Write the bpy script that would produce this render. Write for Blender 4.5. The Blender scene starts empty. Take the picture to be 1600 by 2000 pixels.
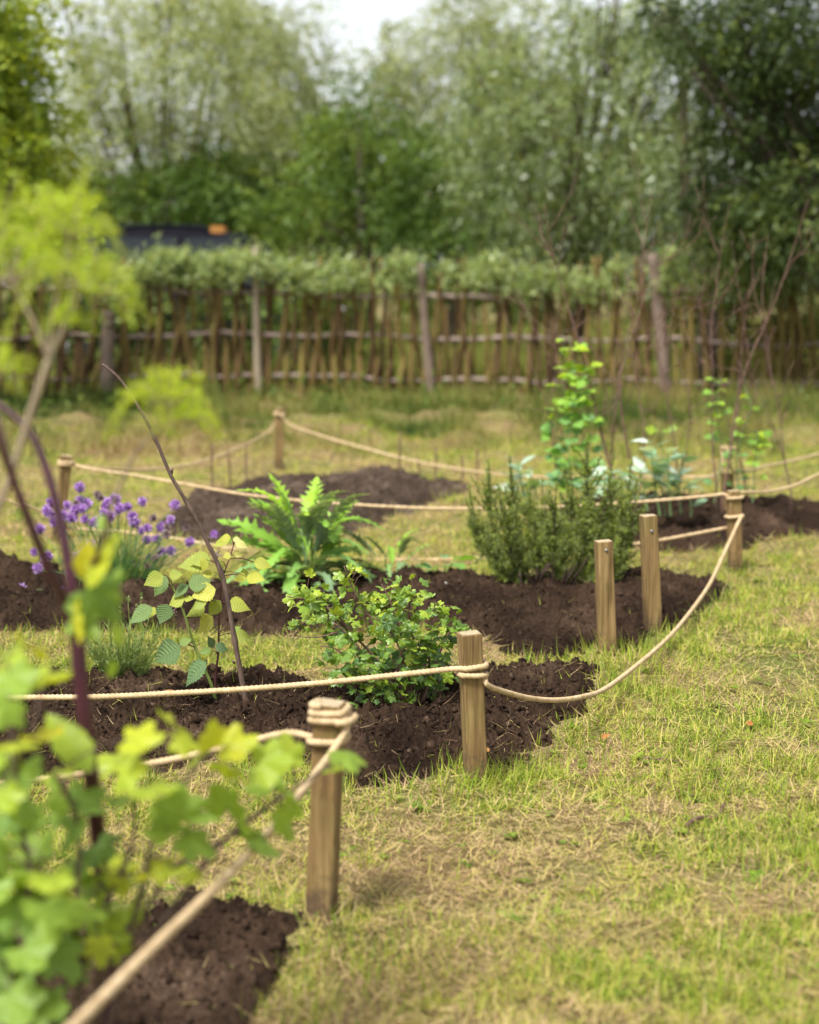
import bpy, math, random
import numpy as np
from mathutils import Vector

rng = np.random.default_rng(11)
random.seed(11)
C = bpy.context.scene
COL = C.collection
R = math.radians

# ------------------------------------------------------------------ camera, world, sun, exposure
CAM_H, PITCH, FPX = 1.28, R(7.67), 50.0 / 24.0 * 1600.0
cd = bpy.data.cameras.new('camera')
cam = bpy.data.objects.new('camera', cd)
COL.objects.link(cam)
cam.location = (0, 0, CAM_H)
cam.rotation_euler = (R(90) - PITCH, 0, 0)
cd.sensor_fit = 'HORIZONTAL'
cd.sensor_width = 24.0
cd.lens = 50.0
cd.clip_end = 2000
cd.clip_start = 0.05
cd.dof.use_dof = True
cd.dof.focus_distance = 4.85
cd.dof.aperture_fstop = 1.85
C.camera = cam

SUN_EL, SUN_ROT = 58.0, 215.0      # degrees; light from high, left and a little behind the camera
w = bpy.data.worlds.new('World')
C.world = w
w.use_nodes = True
nt = w.node_tree
nt.nodes.clear()
wo = nt.nodes.new('ShaderNodeOutputWorld')
bg = nt.nodes.new('ShaderNodeBackground')
sky = nt.nodes.new('ShaderNodeTexSky')
sky.sky_type = 'NISHITA'
sky.sun_disc = False
sky.sun_elevation = R(SUN_EL)
sky.sun_rotation = R(SUN_ROT)
sky.air_density = 1.0
sky.dust_density = 1.5
hs = nt.nodes.new('ShaderNodeHueSaturation')
hs.inputs['Saturation'].default_value = 0.22
nt.links.new(sky.outputs[0], hs.inputs['Color'])
nt.links.new(hs.outputs[0], bg.inputs['Color'])
bg.inputs['Strength'].default_value = 0.08
nt.links.new(bg.outputs[0], wo.inputs['Surface'])

sl = bpy.data.lights.new('sun', 'SUN')
sl.energy = 2.35
sl.angle = R(16)
sl.color = (1.0, 0.97, 0.91)
sun = bpy.data.objects.new('sun', sl)
COL.objects.link(sun)
az, el = R(SUN_ROT), R(SUN_EL)
sdir = Vector((math.sin(az) * math.cos(el), math.cos(az) * math.cos(el), math.sin(el)))
sun.rotation_euler = sdir.to_track_quat('Z', 'Y').to_euler()
sun.location = sdir * 40

C.view_settings.view_transform = 'Standard'
C.view_settings.look = 'None'
C.view_settings.gamma = 1.0
C.view_settings.exposure = 1.53
cy = C.cycles
cy.max_bounces = 8
cy.diffuse_bounces = 4
cy.glossy_bounces = 2
cy.transmission_bounces = 5
cy.transparent_max_bounces = 4
cy.caustics_reflective = False
cy.caustics_refractive = False
cy.use_adaptive_sampling = True
cy.adaptive_threshold = 0.015
cy.use_denoising = True


# ------------------------------------------------------------------ numbers: pixels of the 1600x2000 photograph to points
def ray(px, py):
    a, b = (px - 800.0) / FPX, -(py - 1000.0) / FPX
    cp, sp = math.cos(PITCH), math.sin(PITCH)
    return np.array([a, cp + b * sp, -sp + b * cp])


def at(px, py, z=0.0):
    d = ray(px, py)
    t = (z - CAM_H) / d[2]
    return np.array([d[0] * t, d[1] * t, z])


def P(px, py, Y):
    d = ray(px, py)
    t = Y / d[1]
    return np.array([d[0] * t, Y, CAM_H + d[2] * t])


def sstep(a, b, x):
    t = np.clip((x - a) / (b - a), 0, 1)
    return t * t * (3 - 2 * t)


def _h(ix, iy, s):
    n = (ix.astype(np.int64) * 374761393 + iy.astype(np.int64) * 668265263 + s * 974634541) & 0x7fffffff
    n = ((n ^ (n >> 13)) * 1274126177) & 0x7fffffff
    return ((n ^ (n >> 16)) & 0xffff) / 65535.0


def vnoise(x, y, s=0):
    x, y = np.asarray(x, float), np.asarray(y, float)
    ix, iy = np.floor(x), np.floor(y)
    fx, fy = x - ix, y - iy
    fx, fy = fx * fx * (3 - 2 * fx), fy * fy * (3 - 2 * fy)
    a, b = _h(ix, iy, s), _h(ix + 1, iy, s)
    c, d = _h(ix, iy + 1, s), _h(ix + 1, iy + 1, s)
    return (a + (b - a) * fx) * (1 - fy) + (c + (d - c) * fx) * fy


def fbm(x, y, s=0, o=4):
    v, a, t = 0, 0.5, 0
    for i in range(o):
        v = v + a * vnoise(np.asarray(x) * 2 ** i + i * 17.3, np.asarray(y) * 2 ** i - i * 9.1, s + i)
        t += a
        a *= 0.5
    return v / t


def worley(x, y, s=0):
    ix, iy = np.floor(x), np.floor(y)
    best = np.full(np.shape(x), 9.0)
    for dx in (-1, 0, 1):
        for dy in (-1, 0, 1):
            cx, cyy = ix + dx, iy + dy
            qx, qy = cx + _h(cx, cyy, s), cyy + _h(cx, cyy, s + 7)
            best = np.minimum(best, (qx - x) ** 2 + (qy - y) ** 2)
    return np.sqrt(best)


def bank(x, y):
    x, y = np.asarray(x, float), np.asarray(y, float)
    b = sstep(12.5, 15.5, y) * (0.0 + 0.10 * fbm(x * 0.5, y * 0.5, 31, 3)) * (1 - sstep(16.5, 18.6, y))
    b = b + sstep(11.5, 14, y) * (1 - sstep(16.5, 18.8, y)) * 0.3 * (fbm(x * 2.2, y * 2.2, 37, 3) - 0.5)
    return b


def gz(x, y):
    x, y = np.asarray(x, float), np.asarray(y, float)
    return bank(x, y) + 0.04 * (fbm(x * 1.7, y * 1.7, 3, 3) - 0.5) + 0.05 * (fbm(x * 8, y * 8, 5, 3) - 0.5)


def norm(a):
    return a / np.maximum(np.linalg.norm(a, axis=-1, keepdims=True), 1e-9)


# ------------------------------------------------------------------ mesh building
class Geo:
    def __init__(self):
        self.V, self.L, self.N, self.T, self.U, self.M = [], [], [], [], [], []
        self.n = 0

    def add(self, V, L, N, tint=0.5, uv=None, mat=0):
        V = np.asarray(V, float).reshape(-1, 3)
        L = np.asarray(L, np.int64).ravel()
        N = np.asarray(N, np.int64).ravel()
        self.V.append(V)
        self.L.append(L + self.n)
        self.N.append(N)
        self.T.append(np.broadcast_to(np.asarray(tint, float), (len(V),)))
        self.U.append(np.zeros((len(V), 2)) if uv is None else np.asarray(uv, float).reshape(-1, 2))
        self.M.append(np.full(len(N), mat))
        self.n += len(V)
        return self

    def inst(self, T, Rm, s, pos, tint=0.5, mat=0):
        """copies of a template: Rm (K,3,3), s scalar, (K,) or (K,3)"""
        K = len(pos)
        s = np.asarray(s, float)
        s = np.broadcast_to(s.reshape(-1, 1) if s.ndim < 2 else s, (K, 3))
        v = T['v'][None] * s[:, None, :]
        V = np.einsum('kij,knj->kni', Rm, v) + np.asarray(pos)[:, None, :]
        n = len(T['v'])
        L = T['l'][None] + (np.arange(K) * n)[:, None]
        N = np.tile(T['n'], K)
        tt = np.repeat(np.broadcast_to(np.asarray(tint, float), (K,)), n)
        uv = np.tile(T['u'], (K, 1))
        return self.add(V.reshape(-1, 3), L.ravel(), N, tt, uv, mat)

    def tube(self, pts, rad, sides=7, tint=0.5, mat=0, cap=True):
        pts = np.asarray(pts, float)
        n = len(pts)
        rad = np.broadcast_to(np.asarray(rad, float), (n,))
        tg = norm(np.gradient(pts, axis=0))
        a = np.array([0, 0, 1.0]) if abs(tg[0][2]) < 0.9 else np.array([1.0, 0, 0])
        x = norm(np.cross(tg[0], a))
        X = [x]
        for i in range(1, n):
            x = x - tg[i] * np.dot(x, tg[i])
            x = x / max(np.linalg.norm(x), 1e-9)
            X.append(x)
        X = np.array(X)
        Yv = np.cross(tg, X)
        th = np.linspace(0, 2 * np.pi, sides, endpoint=False)
        V = pts[:, None, :] + rad[:, None, None] * (X[:, None, :] * np.cos(th)[None, :, None] + Yv[:, None, :] * np.sin(th)[None, :, None])
        i, j = np.meshgrid(np.arange(n - 1), np.arange(sides), indexing='ij')
        j2 = (j + 1) % sides
        L = np.stack([i * sides + j, i * sides + j2, (i + 1) * sides + j2, (i + 1) * sides + j], -1).ravel()
        N = np.full((n - 1) * sides, 4)
        if cap:
            L = np.concatenate([L, np.arange(sides)[::-1], (n - 1) * sides + np.arange(sides)])
            N = np.concatenate([N, [sides, sides]])
        uv = np.stack([np.repeat(np.linspace(0, 1, n), sides), np.tile(th / 6.283, n)], -1)
        return self.add(V.reshape(-1, 3), L, N, tint, uv, mat)

    def build(self, name, mats, parent=None, origin=(0, 0, 0), smooth=True):
        o = np.asarray(origin, float)
        V = np.concatenate(self.V) - o
        L = np.concatenate(self.L)
        N = np.concatenate(self.N)
        me = bpy.data.meshes.new(name)
        me.vertices.add(len(V))
        me.vertices.foreach_set('co', V.astype(np.float32).ravel())
        me.loops.add(len(L))
        me.loops.foreach_set('vertex_index', L.astype(np.int32))
        me.polygons.add(len(N))
        me.polygons.foreach_set('loop_start', np.concatenate([[0], np.cumsum(N)[:-1]]).astype(np.int32))
        me.polygons.foreach_set('material_index', np.concatenate(self.M).astype(np.int32))
        me.polygons.foreach_set('use_smooth', np.full(len(N), smooth, dtype=bool))
        at_ = me.attributes.new('tint', 'FLOAT', 'POINT')
        at_.data.foreach_set('value', np.concatenate(self.T).astype(np.float32))
        U = np.concatenate(self.U)
        au = me.attributes.new('leafuv', 'FLOAT_VECTOR', 'POINT')
        au.data.foreach_set('vector', np.column_stack([U, np.zeros(len(U))]).astype(np.float32).ravel())
        for m in (mats if isinstance(mats, (list, tuple)) else [mats]):
            me.materials.append(m)
        me.update(calc_edges=True)
        ob = bpy.data.objects.new(name, me)
        COL.objects.link(ob)
        if parent is not None:
            ob.parent = parent
        else:
            ob.location = o
        return ob


def tag(o, label, cat, group=None, kind=None):
    o['label'] = label
    o['category'] = cat
    if group:
        o['group'] = group
    if kind:
        o['kind'] = kind
    return o


def thing(name, label, cat, loc, group=None):
    o = bpy.data.objects.new(name, None)
    o.empty_display_size = 0.1
    COL.objects.link(o)
    o.location = loc
    return tag(o, label, cat, group)


def smooth_path(pts, n=40):
    """Catmull-Rom through points, resampled evenly"""
    p = np.asarray(pts, float)
    if len(p) == 2:
        q = p[0] + (p[1] - p[0]) * np.linspace(0, 1, n)[:, None]
        return q
    p = np.vstack([2 * p[0] - p[1], p, 2 * p[-1] - p[-2]])
    out = []
    for i in range(1, len(p) - 2):
        t = np.linspace(0, 1, 24, endpoint=False)[:, None]
        a, b, c, d = p[i - 1], p[i], p[i + 1], p[i + 2]
        out.append(0.5 * (2 * b + (c - a) * t + (2 * a - 5 * b + 4 * c - d) * t ** 2 + (3 * b - a - 3 * c + d) * t ** 3))
    out = np.vstack(out + [p[-2][None]])
    s = np.concatenate([[0], np.cumsum(np.linalg.norm(np.diff(out, axis=0), axis=1))])
    u = np.linspace(0, s[-1], n)
    return np.stack([np.interp(u, s, out[:, k]) for k in range(3)], -1)


def frames(d, hint):
    d = norm(np.asarray(d, float))
    hint = np.asarray(hint, float)
    z = norm(hint - (hint * d).sum(-1, keepdims=True) * d)
    x = np.cross(d, z)
    return np.stack([x, d, z], -1)


def rdir(n):
    return norm(rng.normal(size=(n, 3)))


UP = np.array([0, 0, 1.0])


# ------------------------------------------------------------------ leaf templates: length along +Y from the origin, face +Z
def T_strip(width, bend, rows=3, tip=True, droop=0.0):
    v, l, n, u = [], [], [], []
    for i in range(rows + 1):
        t = i / rows
        wd = width * (1 - 0.75 * t if i < rows else 0.06) * (0.75 + 0.5 * math.sin(math.pi * min(1, t + .2)))
        a = bend * t
        y = t * math.cos(a * 0.6)
        z = t * math.sin(a * 0.6) - droop * t * t
        v += [(-wd, y, z), (wd, y, z)]
        u += [(t, -1), (t, 1)]
        if i < rows:
            k = 2 * i
            l += [k, k + 1, k + 3, k + 2]
            n.append(4)
    return dict(v=np.array(v), l=np.array(l), n=np.array(n), u=np.array(u))


def T_diamond(wd, fold=0.15):
    v = np.array([(0, 0, 0), (wd, 0.42, fold * wd), (0, 1, -0.08), (-wd, 0.42, fold * wd), (0, 0.45, 0)])
    return dict(v=v, l=np.array([0, 1, 4, 1, 2, 4, 2, 3, 4, 3, 0, 4]), n=np.array([3, 3, 3, 3]), u=np.array([(0, 0), (.4, 1), (1, 0), (.4, -1), (.45, 0)]))


def T_ovate(wd=0.38, rows=10, serr=0.0, fold=0.25, curl=0.25, peak=0.38, wav=0.0, tp=0.85):
    v, l, n, u = [], [], [], []
    for i in range(rows + 1):
        t = i / rows
        if t < peak:
            h = math.sin(0.5 * math.pi * (t / peak)) ** 0.75
        else:
            h = math.cos(0.5 * math.pi * ((t - peak) / (1 - peak))) ** tp
        h = wd * max(h, 0.015)
        he = h * (1 + serr * (1 if i % 2 else -1)) if 0 < i < rows else h
        z0 = -curl * t * t
        wv = wav * math.sin(i * 2.4)
        for q in (-1, -0.5, 0, 0.5, 1):
            x = q * (he if abs(q) == 1 else h)
            v.append((x, t + (0.02 * serr * 6 if abs(q) == 1 else 0), z0 + fold * abs(x) - 0.55 * fold * abs(q) ** 2 * h + wv * abs(q) * h))
            u.append((t, q))
        if i < rows:
            for k in range(4):
                a = i * 5 + k
                l += [a, a + 1, a + 6, a + 5]
                n.append(4)
    return dict(v=np.array(v), l=np.array(l), n=np.array(n), u=np.array(u))


def T_lobed(lobes=((0, 1.0), (62, 0.85), (-62, 0.85), (118, 0.55), (-118, 0.55)), m=48, sharp=0.55, teeth=0.07, cup=0.15, ripple=0.08, pk=26.0):
    """palmate leaf; the petiole joins at the origin, the middle lobe points to +Y"""
    v, u = [(0, 0.0, 0)], [(0, 0)]
    th = np.linspace(-178, 178, m)
    r = np.zeros(m)
    for a, h in lobes:
        d = np.abs(th - a)
        r = np.maximum(r, h * (sharp * np.exp(-(d / pk) ** 2) + (1 - sharp) * np.exp(-(d / (pk * 2.1)) ** 2)))
    r = np.maximum(r, 0.13)
    r = r * (1 + teeth * np.where(np.arange(m) % 2, 1, -1))
    for f in (0.5, 1.0):
        for k in range(m):
            a = R(th[k])
            rr = r[k] * f if f == 1 else r[k] * f * 0.95
            x, y = math.sin(a) * rr, math.cos(a) * rr
            zz = -cup * rr * rr + ripple * rr * math.cos(R(th[k]) * 6)
            v.append((x, y + 0.0, zz))
            u.append((f, th[k] / 180))
    l, n = [], []
    for k in range(m - 1):
        l += [0, 1 + k + 1, 1 + k]
        n.append(3)
        l += [1 + k, 1 + k + 1, 1 + m + k + 1, 1 + m + k]
        n.append(4)
    return dict(v=np.array(v), l=np.array(l), n=np.array(n), u=np.array(u))


def T_pinnate(nl=9, bend=1.0, wd=0.22, seed=0):
    """long leaf cut into pointed side lobes, arching over along its midrib"""
    rs = random.Random(seed)
    v, l, n, u = [], [], [], []

    def rib(t):
        a = 0.9 * bend * t * t
        y = t - 0.28 * bend * t ** 3
        z = -0.45 * bend * t ** 2.4
        return np.array([0, y, z])
    rows = 18
    for i in range(rows + 1):
        t = i / rows
        c = rib(t)
        h = 0.018 + (0.05 * math.sin(math.pi * ((t - .1) / .9) ** .8) if t > .1 else 0)
        wz = .018 * math.sin(i * 1.9 + seed)
        v += [c + (-h, 0, 0.03 + wz), c, c + (h, 0, 0.03 - wz)]
        u += [(t, -.2), (t, 0), (t, .2)]
        if i < rows:
            a = 3 * i
            l += [a, a + 1, a + 4, a + 3, a + 1, a + 2, a + 5, a + 4]
            n += [4, 4]
    for k in range(nl):
        t = 0.22 + 0.74 * k / (nl - 1)
        for sg in (-1, 1):
            L = wd * (math.sin(math.pi * (0.18 + 0.72 * (k + .5) / nl)) ** 0.8) * rs.uniform(0.6, 1.3)
            b0, b1 = rib(max(0, t - 0.05)), rib(min(1, t + 0.05))
            m_ = (b0 + b1) / 2
            fw = norm(rib(min(1, t + .05)) - rib(max(0, t - .05)))
            side = np.array([sg, 0, 0])
            lift = np.array([0, 0, rs.uniform(0.0, 0.35)])
            tip = m_ + (side * 0.85 + fw * 0.55 + lift) * L
            mid = m_ + (side * 0.6 + fw * 0.28 + lift * 0.9) * L * 0.55
            wv = fw * rs.uniform(.2, .34) * L + fw * 0.008
            b = len(v)
            v += [b0, b1, mid + wv * 0.75, tip, mid - wv * 0.75 + np.array([0, 0, -0.01])]
            u += [(t, 0), (t, 0), (t, .6 * sg), (t, sg), (t, .6 * sg)]
            l += ([b, b + 4, b + 3, b + 2, b + 1] if sg > 0 else [b + 1, b + 2, b + 3, b + 4, b])
            n.append(5)
    # end lobe
    b = len(v)
    c = rib(1.0)
    fw = norm(rib(1.0) - rib(.93))
    v += [c + (-.03, 0, 0), c + (.03, 0, 0), c + fw * 0.05 + (.045, 0, 0), c + fw * 0.13, c + fw * 0.05 + (-.045, 0, 0)]
    u += [(1, 0)] * 5
    l += [b, b + 1, b + 2, b + 3, b + 4]
    n.append(5)
    return dict(v=np.array([np.asarray(q, float) for q in v]), l=np.array(l), n=np.array(n), u=np.array(u, float))


def T_blob(seed=0, sub=1):
    """an irregular lump"""
    import bmesh
    bm = bmesh.new()
    bmesh.ops.create_icosphere(bm, subdivisions=sub, radius=1)
    rs = np.random.default_rng(seed)
    v = np.array([p.co[:] for p in bm.verts])
    v = v * (0.6 + 0.65 * rs.random((len(v), 1)))
    v[:, 2] *= 0.75
    l = np.array([q.index for f in bm.faces for q in f.verts])
    n = np.array([len(f.verts) for f in bm.faces])
    bm.free()
    return dict(v=v, l=l, n=n, u=np.zeros((len(v), 2)))


# ------------------------------------------------------------------ materials
def newmat(name):
    m = bpy.data.materials.new(name)
    m.use_nodes = True
    nt = m.node_tree
    nt.nodes.clear()
    out = nt.nodes.new('ShaderNodeOutputMaterial')
    return m, nt, out


def ramp(nt, stops):
    r = nt.nodes.new('ShaderNodeValToRGB')
    e = r.color_ramp.elements
    while len(e) < len(stops):
        e.new(0.5)
    for k, (p, c) in enumerate(stops):
        e[k].position = p
        e[k].color = (*c, 1)
    return r


def leafmat(name, stops, transl=0.35, rough=0.45, spec=0.35, veins=0.0, back=None, noise=0.0, nscale=40, warm=(1.25, 1.15, 0.45)):
    m, nt, out = newmat(name)
    N, K = nt.nodes.new, nt.links.new
    a = N('ShaderNodeAttribute')
    a.attribute_name = 'tint'
    r = ramp(nt, stops)
    if noise:
        tc = N('ShaderNodeTexCoord')
        nz = N('ShaderNodeTexNoise')
        nz.inputs['Scale'].default_value = nscale
        nz.inputs['Detail'].default_value = 3
        K(tc.outputs['Object'], nz.inputs['Vector'])
        mp = N('ShaderNodeMath')
        mp.operation = 'MULTIPLY_ADD'
        mp.inputs[1].default_value = noise
        mp.inputs[2].default_value = -noise / 2
        K(nz.outputs[0], mp.inputs[0])
        ad = N('ShaderNodeMath')
        K(a.outputs['Fac'], ad.inputs[0])
        K(mp.outputs[0], ad.inputs[1])
        K(ad.outputs[0], r.inputs[0])
    else:
        K(a.outputs['Fac'], r.inputs[0])
    colr = r.outputs[0]
    bs = N('ShaderNodeBsdfPrincipled')
    if veins:
        uvn = N('ShaderNodeAttribute')
        uvn.attribute_name = 'leafuv'
        sx = N('ShaderNodeSeparateXYZ')
        K(uvn.outputs['Vector'], sx.inputs[0])
        ab = N('ShaderNodeMath')
        ab.operation = 'ABSOLUTE'
        K(sx.outputs[1], ab.inputs[0])
        m1 = N('ShaderNodeMath')           # u - 0.35|v| : side veins run forward to the edge
        m1.operation = 'MULTIPLY_ADD'
        m1.inputs[1].default_value = -0.16
        K(ab.outputs[0], m1.inputs[0])
        K(sx.outputs[0], m1.inputs[2])
        m2 = N('ShaderNodeMath')
        m2.operation = 'MULTIPLY'
        m2.inputs[1].default_value = 58.0
        K(m1.outputs[0], m2.inputs[0])
        m3 = N('ShaderNodeMath')
        m3.operation = 'SINE'
        K(m2.outputs[0], m3.inputs[0])
        bmp = N('ShaderNodeBump')
        bmp.inputs['Strength'].default_value = veins
        bmp.inputs['Distance'].default_value = 0.004
        K(m3.outputs[0], bmp.inputs['Height'])
        K(bmp.outputs[0], bs.inputs['Normal'])
        vm = N('ShaderNodeMapRange')
        vm.inputs[1].default_value, vm.inputs[2].default_value = 0.6, 1.0
        vm.inputs[3].default_value, vm.inputs[4].default_value = 0.0, 0.22
        K(m3.outputs[0], vm.inputs[0])
        mx = N('ShaderNodeMix')
        mx.data_type = 'RGBA'
        mx.blend_type = 'MULTIPLY'
        K(vm.outputs[0], mx.inputs['Factor'])
        K(colr, mx.inputs['A'])
        mx.inputs['B'].default_value = (0.45, 0.5, 0.3, 1)
        colr = mx.outputs['Result']
    if back is not None:
        g = N('ShaderNodeNewGeometry')
        mb = N('ShaderNodeMix')
        mb.data_type = 'RGBA'
        K(g.outputs['Backfacing'], mb.inputs['Factor'])
        K(colr, mb.inputs['A'])
        mb.inputs['B'].default_value = (*back, 1)
        colr = mb.outputs['Result']
    K(colr, bs.inputs['Base Color'])
    bs.inputs['Roughness'].default_value = rough
    bs.inputs['Specular IOR Level'].default_value = spec
    tr = N('ShaderNodeBsdfTranslucent')
    wm = N('ShaderNodeMix')
    wm.data_type = 'RGBA'
    wm.blend_type = 'MULTIPLY'
    wm.inputs['Factor'].default_value = 1.0
    K(colr, wm.inputs['A'])
    wm.inputs['B'].default_value = (*[min(1, c) if False else c for c in warm], 1)
    K(wm.outputs['Result'], tr.inputs['Color'])
    mix = N('ShaderNodeMixShader')
    mix.inputs[0].default_value = transl
    K(bs.outputs[0], mix.inputs[1])
    K(tr.outputs[0], mix.inputs[2])
    K(mix.outputs[0], out.inputs['Surface'])
    return m


def plain(name, stops, scale=(8, 8, 8), rough=0.8, spec=0.3, bump=0.3, detail=5, metallic=0.0, bscale=None, tint=0.0, bdist=0.01):
    m, nt, out = newmat(name)
    N, K = nt.nodes.new, nt.links.new
    tc = N('ShaderNodeTexCoord')
    mp = N('ShaderNodeMapping')
    mp.inputs['Scale'].default_value = scale
    K(tc.outputs['Object'], mp.inputs['Vector'])
    oi = N('ShaderNodeObjectInfo')
    av = N('ShaderNodeVectorMath')
    av.operation = 'MULTIPLY_ADD'
    av.inputs[1].default_value = (37, 19, 53)
    K(oi.outputs['Random'], av.inputs[0])
    K(mp.outputs[0], av.inputs[2])
    nz = N('ShaderNodeTexNoise')
    nz.inputs['Scale'].default_value = 1
    nz.inputs['Detail'].default_value = detail
    nz.inputs['Roughness'].default_value = 0.6
    K(av.outputs[0], nz.inputs['Vector'])
    r = ramp(nt, stops)
    if tint:
        a = N('ShaderNodeAttribute')
        a.attribute_name = 'tint'
        ma = N('ShaderNodeMath')
        ma.operation = 'MULTIPLY_ADD'
        ma.inputs[1].default_value = tint
        K(a.outputs['Fac'], ma.inputs[0])
        sb = N('ShaderNodeMath')
        sb.operation = 'SUBTRACT'
        sb.inputs[1].default_value = tint / 2
        K(nz.outputs[0], sb.inputs[0])
        K(sb.outputs[0], ma.inputs[2])
        K(ma.outputs[0], r.inputs[0])
    else:
        K(nz.outputs[0], r.inputs[0])
    bs = N('ShaderNodeBsdfPrincipled')
    K(r.outputs[0], bs.inputs['Base Color'])
    bs.inputs['Roughness'].default_value = rough
    bs.inputs['Specular IOR Level'].default_value = spec
    bs.inputs['Metallic'].default_value = metallic
    if bump:
        b = N('ShaderNodeBump')
        b.inputs['Strength'].default_value = bump
        b.inputs['Distance'].default_value = bdist
        K(nz.outputs[0], b.inputs['Height'])
        K(b.outputs[0], bs.inputs['Normal'])
    K(bs.outputs[0], out.inputs['Surface'])
    return m


MAT = {}
MAT['soil'] = plain('soil', [(0.2, (0.012, 0.0065, 0.004)), (0.5, (0.03, 0.0175, 0.0105)), (0.75, (0.057, 0.035, 0.0225)), (0.93, (0.12, 0.08, 0.055))], (90, 90, 90), 0.95, 0.1, 0.8, 8, tint=0.55, bdist=0.004)
MAT['compost'] = plain('compost', [(0.25, (0.024, 0.015, 0.01)), (0.5, (0.05, 0.034, 0.024)), (0.78, (0.13, 0.095, 0.07))], (40, 40, 40), 0.95, 0.1, 0.6, 6, tint=0.35, bdist=0.004)
MAT['wood'] = plain('post_wood', [(0.28, (0.1, 0.06, 0.022)), (0.5, (0.205, 0.13, 0.052)), (0.75, (0.33, 0.225, 0.1))], (70, 70, 3.0), 0.75, 0.25, 0.35, 6, bdist=0.003)


def weather(m):
    nt = m.node_tree
    N, K = nt.nodes.new, nt.links.new
    bs = [n for n in nt.nodes if n.type == 'BSDF_PRINCIPLED'][0]
    src = bs.inputs['Base Color'].links[0].from_socket
    tc = N('ShaderNodeTexCoord')
    oi = N('ShaderNodeObjectInfo')
    av = N('ShaderNodeVectorMath')
    av.operation = 'MULTIPLY_ADD'
    av.inputs[1].default_value = (11, 7, 5)
    K(oi.outputs['Random'], av.inputs[0])
    K(tc.outputs['Object'], av.inputs[2])
    col = src
    for kind, sc, lo, hi, tone in (('n', (16, 16, 7), .52, .75, (.45, .4, .34)), ('v', (20, 20, 7), .0, .16, (.22, .15, .1)), ('n', (160, 160, 4), .6, .7, (.4, .35, .3)), ('n', (9, 9, 9), .5, .7, (.85, 1.0, .8))):
        mp = N('ShaderNodeMapping')
        mp.inputs['Scale'].default_value = sc
        K(av.outputs[0], mp.inputs['Vector'])
        t = N('ShaderNodeTexNoise' if kind == 'n' else 'ShaderNodeTexVoronoi')
        t.inputs['Scale'].default_value = 1
        K(mp.outputs[0], t.inputs['Vector'])
        mr = N('ShaderNodeMapRange')
        mr.inputs[1].default_value, mr.inputs[2].default_value = lo, hi
        mr.inputs[3].default_value, mr.inputs[4].default_value = (0, .75) if kind == 'n' else (.8, 0)
        K(t.outputs[0], mr.inputs[0])
        mx = N('ShaderNodeMix')
        mx.data_type = 'RGBA'
        mx.blend_type = 'MULTIPLY'
        K(mr.outputs[0], mx.inputs['Factor'])
        K(col, mx.inputs['A'])
        mx.inputs['B'].default_value = (*tone, 1)
        col = mx.outputs['Result']
    sz = N('ShaderNodeSeparateXYZ')
    K(tc.outputs['Object'], sz.inputs[0])
    nz = N('ShaderNodeTexNoise')
    nz.inputs['Scale'].default_value = 38
    nz.inputs['Detail'].default_value = 5
    K(av.outputs[0], nz.inputs['Vector'])
    ma = N('ShaderNodeMath')
    ma.operation = 'MULTIPLY_ADD'
    ma.inputs[1].default_value = -0.22
    K(nz.outputs[0], ma.inputs[0])
    K(sz.outputs[2], ma.inputs[2])
    mr = N('ShaderNodeMapRange')
    mr.inputs[1].default_value, mr.inputs[2].default_value = -0.085, -0.02
    mr.inputs[3].default_value, mr.inputs[4].default_value = .8, 0
    K(ma.outputs[0], mr.inputs[0])
    mx = N('ShaderNodeMix')
    mx.data_type = 'RGBA'
    K(mr.outputs[0], mx.inputs['Factor'])
    K(col, mx.inputs['A'])
    mx.inputs['B'].default_value = (.07, .045, .028, 1)
    K(mx.outputs['Result'], bs.inputs['Base Color'])


weather(MAT['wood'])
MAT['endgrain'] = plain('post_end_grain', [(0.3, (0.26, 0.19, 0.11)), (0.7, (0.5, 0.4, 0.26))], (90, 90, 40), 0.85, 0.2, 0.4)
MAT['rope'] = plain('rope_fibre', [(0.25, (0.34, 0.235, 0.125)), (0.55, (0.52, 0.385, 0.225)), (0.8, (0.66, 0.52, 0.33))], (45, 45, 45), 0.9, 0.15, 0.6, 9, bdist=0.002)
MAT['screw'] = plain('screw_steel', [(0.3, (0.2, 0.2, 0.2)), (0.7, (0.35, 0.35, 0.34))], (50, 50, 50), 0.4, 0.5, 0.1, metallic=0.8)
MAT['pale'] = plain('willow_rod', [(0.2, (0.05, 0.026, 0.014)), (0.5, (0.12, 0.075, 0.028)), (0.8, (0.18, 0.14, 0.038))], (9, 9, 2.0), 0.8, 0.2, 0.4, tint=0.55)
MAT['rail'] = plain('fence_rail', [(0.3, (0.15, 0.105, 0.085)), (0.7, (0.4, 0.31, 0.27))], (6, 20, 20), 0.8, 0.25, 0.4)
MAT['stake'] = plain('fence_stake', [(0.3, (0.1, 0.07, 0.055)), (0.7, (0.24, 0.18, 0.14))], (30, 30, 4), 0.85, 0.2, 0.5)
MAT['stakepale'] = plain('fence_stake_pale', [(0.3, (0.2, 0.16, 0.11)), (0.7, (0.36, 0.3, 0.22))], (30, 30, 4), 0.85, 0.2, 0.5)
MAT['bark'] = plain('bark', [(0.3, (0.035, 0.026, 0.018)), (0.7, (0.12, 0.095, 0.07))], (6, 6, 2), 0.9, 0.15, 0.7, bdist=0.03)
MAT['twig'] = plain('twig', [(0.3, (0.075, 0.04, 0.03)), (0.7, (0.2, 0.12, 0.09))], (60, 60, 14), 0.75, 0.25, 0.4, bdist=0.002)
MAT['cane'] = plain('cane', [(0.3, (0.055, 0.035, 0.026)), (0.7, (0.15, 0.1, 0.075))], (90, 90, 20), 0.7, 0.3, 0.4, bdist=0.002)
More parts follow.
